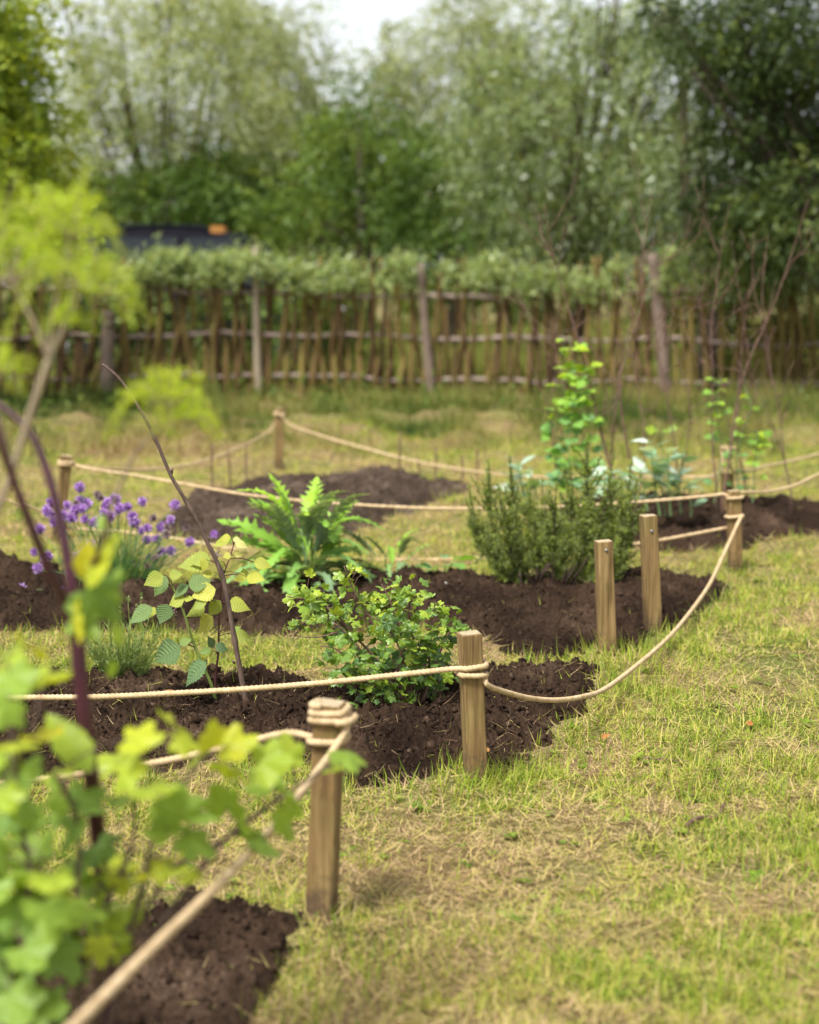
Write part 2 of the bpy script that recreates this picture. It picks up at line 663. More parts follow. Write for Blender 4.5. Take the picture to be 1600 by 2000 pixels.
MAT['greenstem'] = plain('green_stem', [(0.3, (0.1, 0.15, 0.025)), (0.7, (0.2, 0.25, 0.05))], (60, 60, 12), 0.55, 0.35, 0.2)
MAT['redstem'] = plain('red_stem', [(0.3, (0.05, 0.012, 0.016)), (0.7, (0.11, 0.035, 0.03))], (60, 60, 12), 0.55, 0.35, 0.2)
MAT['purplestem'] = plain('purple_stem', [(0.3, (0.035, 0.008, 0.018)), (0.7, (0.085, 0.02, 0.036))], (30, 30, 8), 0.4, 0.45, 0.15)
MAT['fennelstem'] = plain('fennel_stem', [(0.3, (0.2, 0.13, 0.1)), (0.7, (0.32, 0.27, 0.16))], (30, 30, 6), 0.5, 0.35, 0.1)
MAT['bluestem'] = plain('bean_stem', [(0.3, (0.1, 0.17, 0.06)), (0.7, (0.17, 0.26, 0.1))], (30, 30, 6), 0.5, 0.35, 0.1)

MAT['grass'] = leafmat('grass_blades', [(0.0, (0.13, 0.075, 0.045)), (0.08, (0.38, 0.25, 0.145)), (0.24, (0.62, 0.46, 0.25)), (0.42, (0.54, 0.47, 0.12)), (0.6, (0.37, 0.44, 0.052)), (0.78, (0.2, 0.3, 0.03)), (1.0, (0.07, 0.14, 0.015))], 0.34, 0.6, 0.2, warm=(1.1, 1.05, 0.6))
MAT['rough'] = leafmat('rough_grass_blades', [(0, (0.26, 0.17, 0.08)), (0.35, (0.3, 0.25, 0.09)), (0.55, (0.24, 0.26, 0.055)), (0.8, (0.11, 0.16, 0.025)), (1, (0.04, 0.075, 0.012))], 0.3, 0.6, 0.2, warm=(1.1, 1.05, 0.6))
MAT['willow'] = leafmat('willow_leaves', [(0, (0.035, 0.065, 0.011)), (0.5, (0.105, 0.165, 0.032)), (1, (0.31, 0.38, 0.14))], 0.38, 0.35, 0.5, back=(0.3, 0.36, 0.2))
MAT['palewillow'] = leafmat('pale_willow_leaves', [(0, (0.07, 0.105, 0.028)), (0.5, (0.19, 0.25, 0.07)), (1, (0.42, 0.47, 0.19))], 0.42, 0.5, 0.3, back=(0.42, 0.46, 0.28))
MAT['bushleaf'] = leafmat('bush_leaves', [(0, (0.05, 0.095, 0.014)), (0.5, (0.1, 0.165, 0.027)), (1, (0.22, 0.29, 0.05))], 0.35, 0.5, 0.25)
MAT['darkleaf'] = leafmat('dark_tree_leaves', [(0, (0.025, 0.045, 0.01)), (0.6, (0.065, 0.1, 0.023)), (1, (0.17, 0.21, 0.045))], 0.25, 0.5, 0.25)
MAT['yellowleaf'] = leafmat('yellow_green_leaves', [(0, (0.13, 0.2, 0.02)), (0.5, (0.25, 0.33, 0.035)), (1, (0.4, 0.45, 0.06))], 0.4, 0.5, 0.25)
MAT['hedge'] = leafmat('hedge_leaves', [(0, (0.06, 0.115, 0.025)), (0.5, (0.21, 0.31, 0.075)), (1, (0.6, 0.7, 0.31))], 0.4, 0.36, 0.45, back=(0.45, 0.52, 0.29))
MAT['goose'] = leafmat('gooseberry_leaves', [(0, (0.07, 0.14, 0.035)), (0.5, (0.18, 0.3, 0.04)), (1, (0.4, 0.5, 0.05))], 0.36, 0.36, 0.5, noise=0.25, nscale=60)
MAT['currant'] = leafmat('currant_leaves', [(0, (0.17, 0.29, 0.075)), (0.45, (0.31, 0.45, 0.06)), (0.8, (0.52, 0.58, 0.045)), (1, (0.68, 0.62, 0.05))], 0.52, 0.42, 0.35, noise=0.3, nscale=30)
MAT['rasp'] = leafmat('raspberry_leaves', [(0, (0.12, 0.2, 0.09)), (0.4, (0.22, 0.31, 0.07)), (0.75, (0.47, 0.48, 0.07)), (1, (0.7, 0.62, 0.27))], 0.35, 0.5, 0.3, veins=0.35, noise=0.2, nscale=50)
MAT['artichoke'] = leafmat('artichoke_leaves', [(0, (0.28, 0.42, 0.22)), (0.35, (0.24, 0.46, 0.07)), (1, (0.4, 0.62, 0.045))], 0.4, 0.45, 0.35, back=(0.24, 0.31, 0.19))
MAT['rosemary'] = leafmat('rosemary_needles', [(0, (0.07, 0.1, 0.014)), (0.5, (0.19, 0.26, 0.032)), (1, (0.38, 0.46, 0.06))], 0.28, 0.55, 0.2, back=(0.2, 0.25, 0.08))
MAT['lavender'] = leafmat('lavender_leaves', [(0, (0.09, 0.12, 0.06)), (0.5, (0.17, 0.24, 0.075)), (1, (0.27, 0.36, 0.09))], 0.25, 0.5, 0.3)
MAT['chive'] = leafmat('chive_leaves', [(0, (0.07, 0.16, 0.06)), (0.6, (0.15, 0.29, 0.06)), (1, (0.4, 0.42, 0.08))], 0.2, 0.4, 0.4)
MAT['chiveflower'] = leafmat('chive_petals', [(0, (0.33, 0.16, 0.45)), (0.5, (0.5, 0.29, 0.63)), (1, (0.7, 0.5, 0.8))], 0.3, 0.6, 0.2, warm=(1.1, 1, 1.1))
MAT['fadedflower'] = leafmat('faded_chive_petals', [(0, (0.22, 0.15, 0.14)), (1, (0.45, 0.34, 0.36))], 0.2, 0.7, 0.2, warm=(1, 1, 1))
MAT['fennel'] = leafmat('fennel_threads', [(0, (0.24, 0.4, 0.03)), (0.5, (0.42, 0.56, 0.045)), (1, (0.64, 0.72, 0.08))], 0.5, 0.5, 0.3)
MAT['pea'] = leafmat('pea_leaves', [(0, (0.15, 0.3, 0.16)), (0.5, (0.22, 0.42, 0.07)), (1, (0.44, 0.58, 0.04))], 0.42, 0.45, 0.35)
MAT['bean'] = leafmat('bean_leaves', [(0, (0.15, 0.28, 0.12)), (0.5, (0.28, 0.42, 0.27)), (1, (0.6, 0.7, 0.6))], 0.28, 0.35, 0.6)
MAT['dryleaf'] = leafmat('dry_leaf', [(0, (0.34, 0.13, 0.04)), (0.5, (0.5, 0.24, 0.08)), (1, (0.7, 0.6, 0.05))], 0.2, 0.6, 0.2, warm=(1, 1, 1))
MAT['stone'] = plain('pale_stone', [(0.3, (0.45, 0.42, 0.36)), (0.7, (0.75, 0.73, 0.68))], (60, 60, 60), 0.7, 0.3, 0.4)


def groundmat():
    m, nt, out = newmat('lawn_ground')
    N, K = nt.nodes.new, nt.links.new
    tc = N('ShaderNodeTexCoord')
    n1 = N('ShaderNodeTexNoise')
    n1.inputs['Scale'].default_value = 1.3
    n1.inputs['Detail'].default_value = 5
    n2 = N('ShaderNodeTexNoise')
    n2.inputs['Scale'].default_value = 70
    n2.inputs['Detail'].default_value = 4
    for n in (n1, n2):
        K(tc.outputs['Object'], n.inputs['Vector'])
    r1 = ramp(nt, [(0.35, (0.13, 0.15, 0.035)), (0.5, (0.23, 0.19, 0.075)), (0.65, (0.24, 0.165, 0.085))])
    K(n1.outputs[0], r1.inputs[0])
    r2 = ramp(nt, [(0.3, (0.2, 0.18, 0.15)), (0.6, (1, 1, 1))])
    K(n2.outputs[0], r2.inputs[0])
    mx = N('ShaderNodeMix')
    mx.data_type = 'RGBA'
    mx.blend_type = 'MULTIPLY'
    mx.inputs['Factor'].default_value = 0.8
    K(r1.outputs[0], mx.inputs['A'])
    K(r2.outputs[0], mx.inputs['B'])
    bs = N('ShaderNodeBsdfPrincipled')
    bs.inputs['Roughness'].default_value = 0.95
    bs.inputs['Specular IOR Level'].default_value = 0.1
    K(mx.outputs['Result'], bs.inputs['Base Color'])
    b = N('ShaderNodeBump')
    b.inputs['Strength'].default_value = 0.6
    b.inputs['Distance'].default_value = 0.01
    K(n2.outputs[0], b.inputs['Height'])
    K(b.outputs[0], bs.inputs['Normal'])
    K(bs.outputs[0], out.inputs['Surface'])
    return m


MAT['ground'] = groundmat()

# ------------------------------------------------------------------ soil beds (outlines on the ground)
BEDS = {}


def chaikin(p, it=2):
    p = np.asarray(p, float)
    for _ in range(it):
        q = np.roll(p, -1, axis=0)
        p = np.stack([0.75 * p + 0.25 * q, 0.25 * p + 0.75 * q], 1).reshape(-1, 2)
    return p


def bed_outline(key, px):
    BEDS[key] = chaikin([at(a, b)[:2] for a, b in px])


bed_outline('front', [(290, 1750), (450, 1770), (590, 1775), (640, 1800), (610, 1860), (560, 1950), (520, 2060), (380, 2300), (-500, 2300), (-700, 1900), (-200, 1760)])
bed_outline('middle', [(-500, 1335), (0, 1325), (180, 1320), (330, 1305), (520, 1320), (680, 1335), (840, 1312), (1000, 1310), (1130, 1312), (1195, 1325), (1165, 1375), (1105, 1425), (1050, 1480), (990, 1515), (900, 1522), (790, 1555), (680, 1555), (560, 1510), (400, 1505), (250, 1535), (0, 1545), (-500, 1560)])
bed_outline('third', [(-500, 1095), (0, 1100), (120, 1118), (330, 1150), (520, 1140), (700, 1122), (900, 1128), (1100, 1125), (1280, 1118), (1400, 1128), (1445, 1150), (1400, 1190), (1330, 1245), (1255, 1290), (1150, 1290), (1060, 1298), (980, 1275), (900, 1245), (740, 1235), (560, 1245), (330, 1240), (0, 1245), (-500, 1250)])
bed_outline('mound', [(300, 1012), (380, 968), (500, 935), (640, 925), (780, 930), (900, 948), (945, 962), (870, 985), (800, 1005), (720, 1040), (600, 1055), (450, 1062), (350, 1055), (300, 1035)])
bed_outline('pea', [(1030, 1000), (1200, 985), (1400, 988), (1600, 998), (2000, 1000), (2000, 1030), (1650, 1045), (1520, 1065), (1420, 1085), (1280, 1085), (1160, 1060), (1040, 1030)])


def sdist(poly, x, y):
    """signed distance to a closed outline, positive inside"""
    a = poly
    b = np.roll(poly, -1, axis=0)
    best = np.full(x.shape, 1e9)
    ins = np.zeros(x.shape, bool)
    for (ax, ay), (bx, by) in zip(a, b):
        ex, ey = bx - ax, by - ay
        t = np.clip(((x - ax) * ex + (y - ay) * ey) / (ex * ex + ey * ey + 1e-12), 0, 1)
        best = np.minimum(best, (x - ax - t * ex) ** 2 + (y - ay - t * ey) ** 2)
        c = ((ay > y) != (by > y))
        ins ^= c & (x < (bx - ax) * (y - ay) / (by - ay + 1e-12) + ax)
    d = np.sqrt(best)
    return np.where(ins, d, -d)


def bed_d(key, x, y):
    p = BEDS[key]
    lo, hi = p.min(0) - 0.4, p.max(0) + 0.4
    d = np.full(x.shape, -1.0)
    k = (x > lo[0]) & (x < hi[0]) & (y > lo[1]) & (y < hi[1])
    if k.any():
        d[k] = sdist(p, x[k], y[k]) + 0.15 * (fbm(x[k] * 6, y[k] * 6, 21, 4) - 0.5)
    return d


def soil_z(key, x, y, d):
    hgt = {'front': 0.02, 'middle': 0.022, 'third': 0.028, 'mound': 0.03, 'pea': 0.05}[key]
    e = sstep(0.0, 0.3 if key != 'mound' else 0.55, d)
    wx, wy = x + 0.012 * vnoise(x * 45, y * 45, 77), y + 0.012 * vnoise(x * 45, y * 45, 78)
    wx, wy = wx + 0.045 * (fbm(x * 32, y * 32, 79, 4) - .5), wy + 0.045 * (fbm(x * 32, y * 32, 83, 4) - .5)
    c1 = np.clip(1 - worley(wx * 19, wy * 19, 1), 0, 1) ** 1.6
    c2 = np.clip(1 - worley(wx * 46, wy * 46, 2), 0, 1) ** 1.3
    c3 = fbm(x * 120, y * 120, 9, 3)
    big = fbm(x * 4.5, y * 4.5, 4, 3) - 0.5
    nz = 0.042 * c1 * sstep(0.4, 0.7, fbm(x * 9, y * 9, 6, 2)) + 0.022 * c2 * (0.4 + 1.2 * fbm(x * 14, y * 14, 12, 2)) + 0.02 * np.abs(c3 - .5) * 2 + 0.012 * fbm(x * 55, y * 55, 15, 3) + 0.1 * big
    return gz(x, y) - 0.02 + (0.018 + hgt) * e + nz * sstep(-0.01, 0.07, d)


blobs = [T_blob(s, 1) for s in range(4)]


def make_bed(key, name, label, mat, res, clods):
    p = BEDS[key]
    lo, hi = p.min(0) - 0.1, p.max(0) + 0.1
    lo[0], hi[0] = max(lo[0], -0.33 * p.mean(0)[1] - 0.9), min(hi[0], 0.33 * p.mean(0)[1] + 0.9)
    nx, ny = int((hi[0] - lo[0]) / res), int((hi[1] - lo[1]) / res)
    X, Y = np.meshgrid(np.linspace(lo[0], hi[0], nx), np.linspace(lo[1], hi[1], ny))
    X = X + rng.uniform(-.3, .3, X.shape) * res
    Y = Y + rng.uniform(-.3, .3, Y.shape) * res
    x, y = X.ravel(), Y.ravel()
    d = bed_d(key, x, y)
    z = soil_z(key, x, y, d)
    keep = d > -0.03
    i, j = np.meshgrid(np.arange(ny - 1), np.arange(nx - 1), indexing='ij')
    q = np.stack([i * nx + j, i * nx + j + 1, (i + 1) * nx + j + 1, (i + 1) * nx + j], -1).reshape(-1, 4)
    q = q[keep[q].all(1)]
    used = np.unique(q)
    mp = np.zeros(len(x), int)
    mp[used] = np.arange(len(used))
    g = Geo()
    g.add(np.stack([x, y, z], -1)[used], mp[q].ravel(), np.full(len(q), 4), np.clip(0.42 + 1.7 * (fbm(x[used] * 5, y[used] * 5, 8, 4) - .5), 0, 1))
    # crumbs and clods lying on it
    cx, cy_ = rng.uniform(lo[0], hi[0], clods), rng.uniform(lo[1], hi[1], clods)
    dd = bed_d(key, cx, cy_)
    k = dd > rng.uniform(-0.06, 0.05, clods)
    cx, cy_, dd = cx[k], cy_[k], dd[k]
    cz = soil_z(key, cx, cy_, np.maximum(dd, 0))
    s = np.clip(rng.lognormal(math.log(0.0038), 0.6, len(cx)), 0.002, 0.018) * (1 if res < .009 else 1.5)
    pos = np.stack([cx, cy_, cz + s * 0.05], -1)
    Rm = frames(rdir(len(cx)), rdir(len(cx)))
    for b in range(4):
        m = np.arange(len(cx)) % 4 == b
        g.inst(blobs[b], Rm[m], s[m, None] * rng.uniform(0.5, 1.4, (m.sum(), 3)), pos[m], rng.uniform(0.1, 0.9, m.sum()))
    o = g.build(name, mat)
    tag(o, label, 'soil bed', kind='structure')
    return o


make_bed('front', 'soil_bed', 'dark turned soil of the nearest bed under the leafy bush', MAT['soil'], 0.008, 8000)
make_bed('middle', 'soil_bed', 'dark crumbly soil of the bed around the gooseberry bush', MAT['soil'], 0.0042, 30000)
make_bed('third', 'soil_bed', 'dark soil of the bed holding chives and rosemary', MAT['soil'], 0.007, 26000)
make_bed('mound', 'soil_mound', 'low greyish brown soil mound ringed by thin canes', MAT['compost'], 0.018, 3500)
make_bed('pea', 'soil_bed', 'soil of the far bed under peas and broad beans', MAT['soil'], 0.016, 3000)


# ------------------------------------------------------------------ ground sheet
def ground():
    ys = np.concatenate([np.arange(-6, 1.0, 0.5), np.arange(1.0, 24, 0.05), 24 * 1.09 ** np.arange(0, 40)])
    xs = np.concatenate([-7.5 * 1.12 ** np.arange(40, 0, -1), np.arange(-7.5, 7.51, 0.06), 7.5 * 1.12 ** np.arange(1, 41)])
    X, Y = np.meshgrid(xs, ys)
    Z = gz(X, Y)
    x, y = X.ravel(), Y.ravel()
    nx, ny = len(xs), len(ys)
    for k in BEDS:                           # the lawn sheet dips under the beds' loose soil
        Z -= 0.05 * sstep(0.06, 0.14, bed_d(k, x, y)).reshape(Z.shape)
    i, j = np.meshgrid(np.arange(ny - 1), np.arange(nx - 1), indexing='ij')
    q = np.stack([i * nx + j, i * nx + j + 1, (i + 1) * nx + j + 1, (i + 1) * nx + j], -1)
    g = Geo()
    g.add(np.stack([X, Y, Z], -1).reshape(-1, 3), q.ravel(), np.full((ny - 1) * (nx - 1), 4))
    tag(g.build('ground', MAT['ground']), 'mown yellowing lawn reaching back past the fence', 'lawn', kind='structure')


ground()


# ------------------------------------------------------------------ grass
blade_T = [T_strip(0.5, b, 3) for b in (0.3, 0.8, 1.3)]
flat_T = [T_strip(0.5, b, 2, droop=0.0) for b in (-0.25, 0.15, 0.35)]


def lawn_points(n, y0, y1, mx=0.26, my=0.35, power=0.0):
    u = rng.random(n)
    y = y0 * (y1 / y0) ** u
    x = rng.uniform(-1, 1, n) * (mx * y + my)
    return x, y


def bed_max(x, y):
    d = np.full(x.shape, -1.0)
    for k in BEDS:
        d = np.maximum(d, bed_d(k, x, y))
    return d


def greenness(x, y):
    p = fbm(x * 1.1, y * 1.1, 40, 4)
    q = fbm(x * 3.7, y * 3.7, 44, 3)
    edge = 0.0
    r = fbm(x * 11, y * 11, 49, 2)
    strip = np.exp(-((y - 5.35) / 0.35) ** 2) * (x < 1.3) + np.exp(-((y - 8.3) / 0.9) ** 2) * (x < 2.2) + sstep(8, 10, y) * .7 * (x < 1)
    dry = np.exp(-((x - .2) / .5) ** 2 - ((y - 3.55) / .55) ** 2)
    grn = np.exp(-((x - .75) / .35) ** 2 - ((y - 5.0) / .9) ** 2) + .6 * np.exp(-((x - .75) / .3) ** 2 - ((y - 2.95) / .35) ** 2)
    p = p + .26 * grn - .18 * dry + .08
    return np.clip((p - 0.5) * 1.8 + (q - 0.5) * 2.0 + (r - .5) * 2.0 + 0.48 - 0.33 * np.clip(strip, 0, 1), 0, 1)


def blades(g, x, y, d, length, width, pitch, tint, T, z=None):
    n = len(x)
    yaw = rng.uniform(0, 2 * np.pi, n)
    dr = np.stack([np.cos(yaw) * np.cos(pitch), np.sin(yaw) * np.cos(pitch), np.sin(pitch)], -1)
    Rm = frames(dr, UP + 0.35 * rdir(n))
    s = np.stack([width, length, length], -1)
    pos = np.stack([x, y, gz(x, y) if z is None else z], -1)
    for k in range(len(T)):
        m = np.arange(n) % len(T) == k
        g.inst(T[k], Rm[m], s[m], pos[m], tint[m])


def make_lawn():
    g = Geo()
    # dry clippings lying flat
    x, y = lawn_points(190000, 2.3, 14.8)
    d = bed_max(x, y)
    gr = greenness(x, y)
    bare = sstep(0.52, 0.68, fbm(x * 2.3, y * 2.3, 47, 3)) * sstep(0.55, 0.2, gr)
    keep = (d < 0.01 + 0.02 * rng.random(len(x))) & (rng.random(len(x)) < (1.0 - 0.45 * gr) * (1 - .6 * bare))
    x, y, gr = x[keep], y[keep], gr[keep]
    n = len(x)
    sc = np.maximum(1, (y / 4.0)) ** 0.55
    tint = np.clip(rng.normal(0.2, 0.15, n) + 0.26 * gr, 0, 0.75)
    tint[rng.random(n) < .16] = 0.0
    z = gz(x, y) + rng.uniform(0.0, 0.018, n)
    blades(g, x, y, None, rng.uniform(0.02, 0.075, n) * sc, rng.uniform(0.0012, 0.0028, n) * sc, rng.normal(0.08, 0.25, n), tint, flat_T, z)
    # short upright blades
    tx, ty = lawn_points(42000, 2.3, 14.8)
    spread = np.repeat(rng.uniform(0.006, 0.03, len(tx)) * np.maximum(1, ty / 4) ** .5, 8)
    x = np.repeat(tx, 8) + rng.normal(size=len(tx) * 8) * spread
    y = np.repeat(ty, 8) + rng.normal(size=len(tx) * 8) * spread
    tuft_tone = np.repeat(rng.normal(0, .1, len(tx)), 8)
    tuft_len = np.repeat(np.clip(rng.lognormal(-.12, .4, len(tx)), .4, 2.2), 8)
    d = bed_max(x, y)
    gr = greenness(x, y)
    keep = (d < 0.03 * rng.random(len(x))) & (rng.random(len(x)) < 0.12 + 0.88 * gr)
    x, y, gr, d, tuft_tone, tuft_len = x[keep], y[keep], gr[keep], d[keep], tuft_tone[keep], tuft_len[keep]
    n = len(x)
    sc = np.maximum(1, (y / 4.0)) ** 0.5
    tint = np.clip(rng.normal(0.42, 0.16, n) + 0.26 * gr + tuft_tone, 0, 1)
    edge = np.exp(-(d / 0.07) ** 2)
    ln = rng.uniform(0.013, 0.044, n) * (0.65 + 0.55 * gr ** 2 + 0.35 * edge * gr)
    blades(g, x, y, None, ln * sc * tuft_len, rng.uniform(0.0018, 0.0034, n) * sc, np.clip(rng.normal(0.3, 0.36, n), 0.0, 1.5), tint, blade_T)
    # small broad weeds low in the turf
    tx, ty = lawn_points(520, 2.4, 9)
    k = (bed_max(tx, ty) < -0.02) & (fbm(tx * 2, ty * 2, 58, 2) > .45)
    tx, ty = tx[k], ty[k]
    m = len(tx)
    a = np.tile(np.arange(6) * 1.05, m) + np.repeat(rng.uniform(0, 6, m), 6)
    d = np.stack([np.cos(a), np.sin(a), rng.uniform(.1, .8, m * 6)], -1)
    sz = np.repeat(rng.uniform(.012, .026, m), 6) * rng.uniform(.6, 1.2, m * 6)
    pos = np.stack([np.repeat(tx, 6), np.repeat(ty, 6), gz(np.repeat(tx, 6), np.repeat(ty, 6)) + .008], -1)
    g.inst(T_ovate(.3, 5, 0, .2, .2, .55), frames(d, np.tile(UP, (m * 6, 1))), sz, pos, rng.uniform(.72, .95, m * 6))
    o = g.build('lawn_grass', MAT['grass'])
    tag(o, 'short yellow green grass and dry clippings covering the lawn', 'grass', kind='stuff')


make_lawn()


def make_tufts():
    """longer bright blades along bed edges, at post feet and in clumps"""
    g = Geo()
    spots = []
    for (px, py, n, r, h) in [(935, 1545, 90, 0.07, 0.085), (965, 1560, 80, 0.07, 0.08), (770, 1575, 80, 0.12, 0.07), (870, 1540, 50, 0.08, 0.08), (1195, 1300, 60, 0.06, 0.09), (1275, 1250, 70, 0.08, 0.085),
                              (1225, 1310, 110, 0.12, 0.08), (1260, 1285, 90, 0.1, 0.09), (1320, 1290, 80, 0.12, 0.07), (1250, 1350, 120, 0.16, 0.06), (1200, 1400, 100, 0.14, 0.06), (1150, 1440, 110, 0.12, 0.065),
                              (1330, 1360, 120, 0.2, 0.05), (1120, 1480, 70, 0.1, 0.055), (1060, 1500, 70, 0.1, 0.06), (700, 1585, 60, 0.1, 0.055), (1380, 1230, 90, 0.12, 0.06), (1440, 1130, 60, 0.08, 0.08), (1440, 1190, 90, 0.15, 0.06),
                              (1560, 1700, 120, 0.07, 0.08), (1500, 1420, 90, 0.12, 0.05), (1570, 1580, 110, 0.12, 0.05), (1590, 1820, 120, 0.1, 0.05), (1400, 1880, 160, 0.12, 0.045), (1200, 1800, 140, 0.15, 0.04), (820, 1900, 120, 0.1, 0.045),
                              (660, 1880, 120, 0.06, 0.05), (600, 1960, 120, 0.06, 0.06), (690, 1830, 120, 0.08, 0.045), (1130, 1920, 140, 0.12, 0.04), (1500, 1950, 160, 0.12, 0.045),
                              (1000, 1300, 50, 0.12, 0.05), (1100, 1300, 60, 0.1, 0.055), (470, 1270, 50, 0.2, 0.05), (600, 1265, 50, 0.2, 0.05), (330, 1275, 50, 0.15, 0.05),
                              (640, 1120, 60, 0.2, 0.05), (1550, 1090, 120, 0.3, 0.05), (1580, 1200, 120, 0.2, 0.05), (470, 1520, 70, 0.07, 0.075), (560, 1545, 50, 0.08, 0.06)]:
        c = at(px, py)
        spots.append((rng.normal(c[0], r, n), rng.normal(c[1], r * 1.3, n), np.full(n, h)))
    x, y, h = (np.concatenate(q) for q in zip(*spots))
    n = len(x)
    dd = bed_max(x, y)
    keep = dd < 0.06
    x, y, h = x[keep], y[keep], h[keep]
    n = len(x)
    blades(g, x, y, None, h * rng.uniform(0.45, 1.25, n), rng.uniform(0.002, 0.0042, n), np.clip(rng.normal(0.95, 0.35, n), 0.15, 1.5), np.clip(rng.normal(0.69, 0.11, n), 0.35, 0.95), blade_T)
    # stray clippings fallen on the soil
    for key, cnt in (('middle', 2600), ('third', 1100), ('front', 350), ('pea', 300)):
        p = BEDS[key]
        lo, hi = p.min(0), p.max(0)
        x, y = rng.uniform(max(lo[0], -2.2), min(hi[0], 3.2), cnt), rng.uniform(lo[1], hi[1], cnt)
        d = bed_d(key, x, y)
        k = (d > 0) & ((d < 0.16) | (rng.random(cnt) < 0.45))
        x, y, d = x[k], y[k], d[k]
        n = len(x)
        z = soil_z(key, x, y, d) + 0.006
        blades(g, x, y, None, rng.uniform(0.012, 0.08, n), rng.uniform(0.0008, 0.0022, n), rng.normal(0.06, 0.25, n), np.clip(rng.normal(0.2, 0.22, n), 0, 0.8), flat_T, z)
        m = rng.random(n) < 0.12
        blades(g, x[m], y[m], None, rng.uniform(0.03, 0.07, m.sum()), np.full(m.sum(), 0.002), rng.uniform(0.4, 1.3, m.sum()), np.full(m.sum(), 0.62), blade_T, z[m] - 0.006)
    tag(g.build('grass_tufts', MAT['grass']), 'longer bright green grass blades along bed edges and post feet', 'grass', kind='stuff')


make_tufts()


def make_rough():
    """tall rough grass and weeds on the bank in front of the fence"""
    g = Geo()
    n = 120000
    y = rng.uniform(12.3, 19.6, n)
    x = rng.uniform(-1, 1, n) * (0.27 * y + 0.6)
    cl = fbm(x * 2.6, y * 2.6, 60, 3)
    keep = rng.random(n) < (.5 + .5 * sstep(0.36, 0.6, cl)) * (0.25 + 0.75 * sstep(12.5, 15, y))
    x, y, cl = x[keep], y[keep], cl[keep]
    n = len(x)
    z = gz(x, y)
    hh = (0.05 + 0.3 * sstep(0.42, 0.75, cl)) * rng.uniform(0.5, 1.2, n) * (0.75 + 0.2 * sstep(.2, 1.2, x) * sstep(14.0, 15.5, y) + .5 * sstep(-1.5, -2.5, x) * sstep(16, 17.5, y)) * (1 - .65 * sstep(17.2, 18.4, y))
    pos = np.stack([x, y, z], -1)
    yaw, pt = rng.uniform(0, 6.283, n), np.clip(rng.normal(0.7, 0.4, n), 0.05, 1.5)
    dr = np.stack([np.cos(yaw) * np.cos(pt), np.sin(yaw) * np.cos(pt), np.sin(pt)], -1)
    Rm = frames(dr, UP + 0.35 * rdir(n))
    tint = np.clip(rng.normal(0.52, 0.22, n) + 1.9 * (fbm(x * 1.5, y * 1.5, 66, 3) - 0.47) + .3 * sstep(-1.5, -3, x) + .12 * sstep(.2, 1.5, x), 0, 1)
    for k in range(3):
        m = np.arange(n) % 3 == k
        g.inst(blade_T[k], Rm[m], np.stack([rng.uniform(.004, .009, n), hh, hh], -1)[m], pos[m], tint[m])
    # broad weeds
    n = 5000
    y = rng.uniform(15.5, 19.4, n)
    x = rng.uniform(-1, 1, n) * (0.27 * y + 0.6)
    k = (fbm(x * 1.1, y * 1.1, 71, 3) > 0.47 - 0.13 * (x < -2.0))
    x, y = x[k], y[k]
    n = len(x)
    pos = np.stack([x, y, gz(x, y) + rng.uniform(0.02, 0.3, n) * rng.random(n)], -1)
    g.inst(T_diamond(0.3), frames(rdir(n) + UP * 0.3, UP + 0.4 * rdir(n)), rng.uniform(0.04, 0.1, n), pos, rng.uniform(0.7, 1.0, n))
    # uncut meadow beyond the fence
    n = 70000
    y = 20.2 * (46 / 20.2) ** rng.random(n)
    x = rng.uniform(-1, 1, n) * (0.27 * y + 0.6)
    pos = np.stack([x, y, gz(x, y)], -1)
    yaw, pt = rng.uniform(0, 6.283, n), np.clip(rng.normal(1.1, 0.3, n), 0.2, 1.5)
    dr = np.stack([np.cos(yaw) * np.cos(pt), np.sin(yaw) * np.cos(pt), np.sin(pt)], -1)
    hh = rng.uniform(0.15, 0.5, n) * (.5 + fbm(x * .6, y * .6, 51, 2))
    g.inst(blade_T[1], frames(dr, UP + 0.35 * rdir(n)), np.stack([rng.uniform(.014, .03, n), hh, hh], -1), pos, np.clip(rng.normal(.6, .1, n), 0, 1))
    tag(g.build('rough_grass', MAT['rough']), 'rough uncut grass and weeds on the bank below and beyond the fence', 'grass', kind='stuff')


make_rough()

# ------------------------------------------------------------------ wooden posts
POSTS = {}


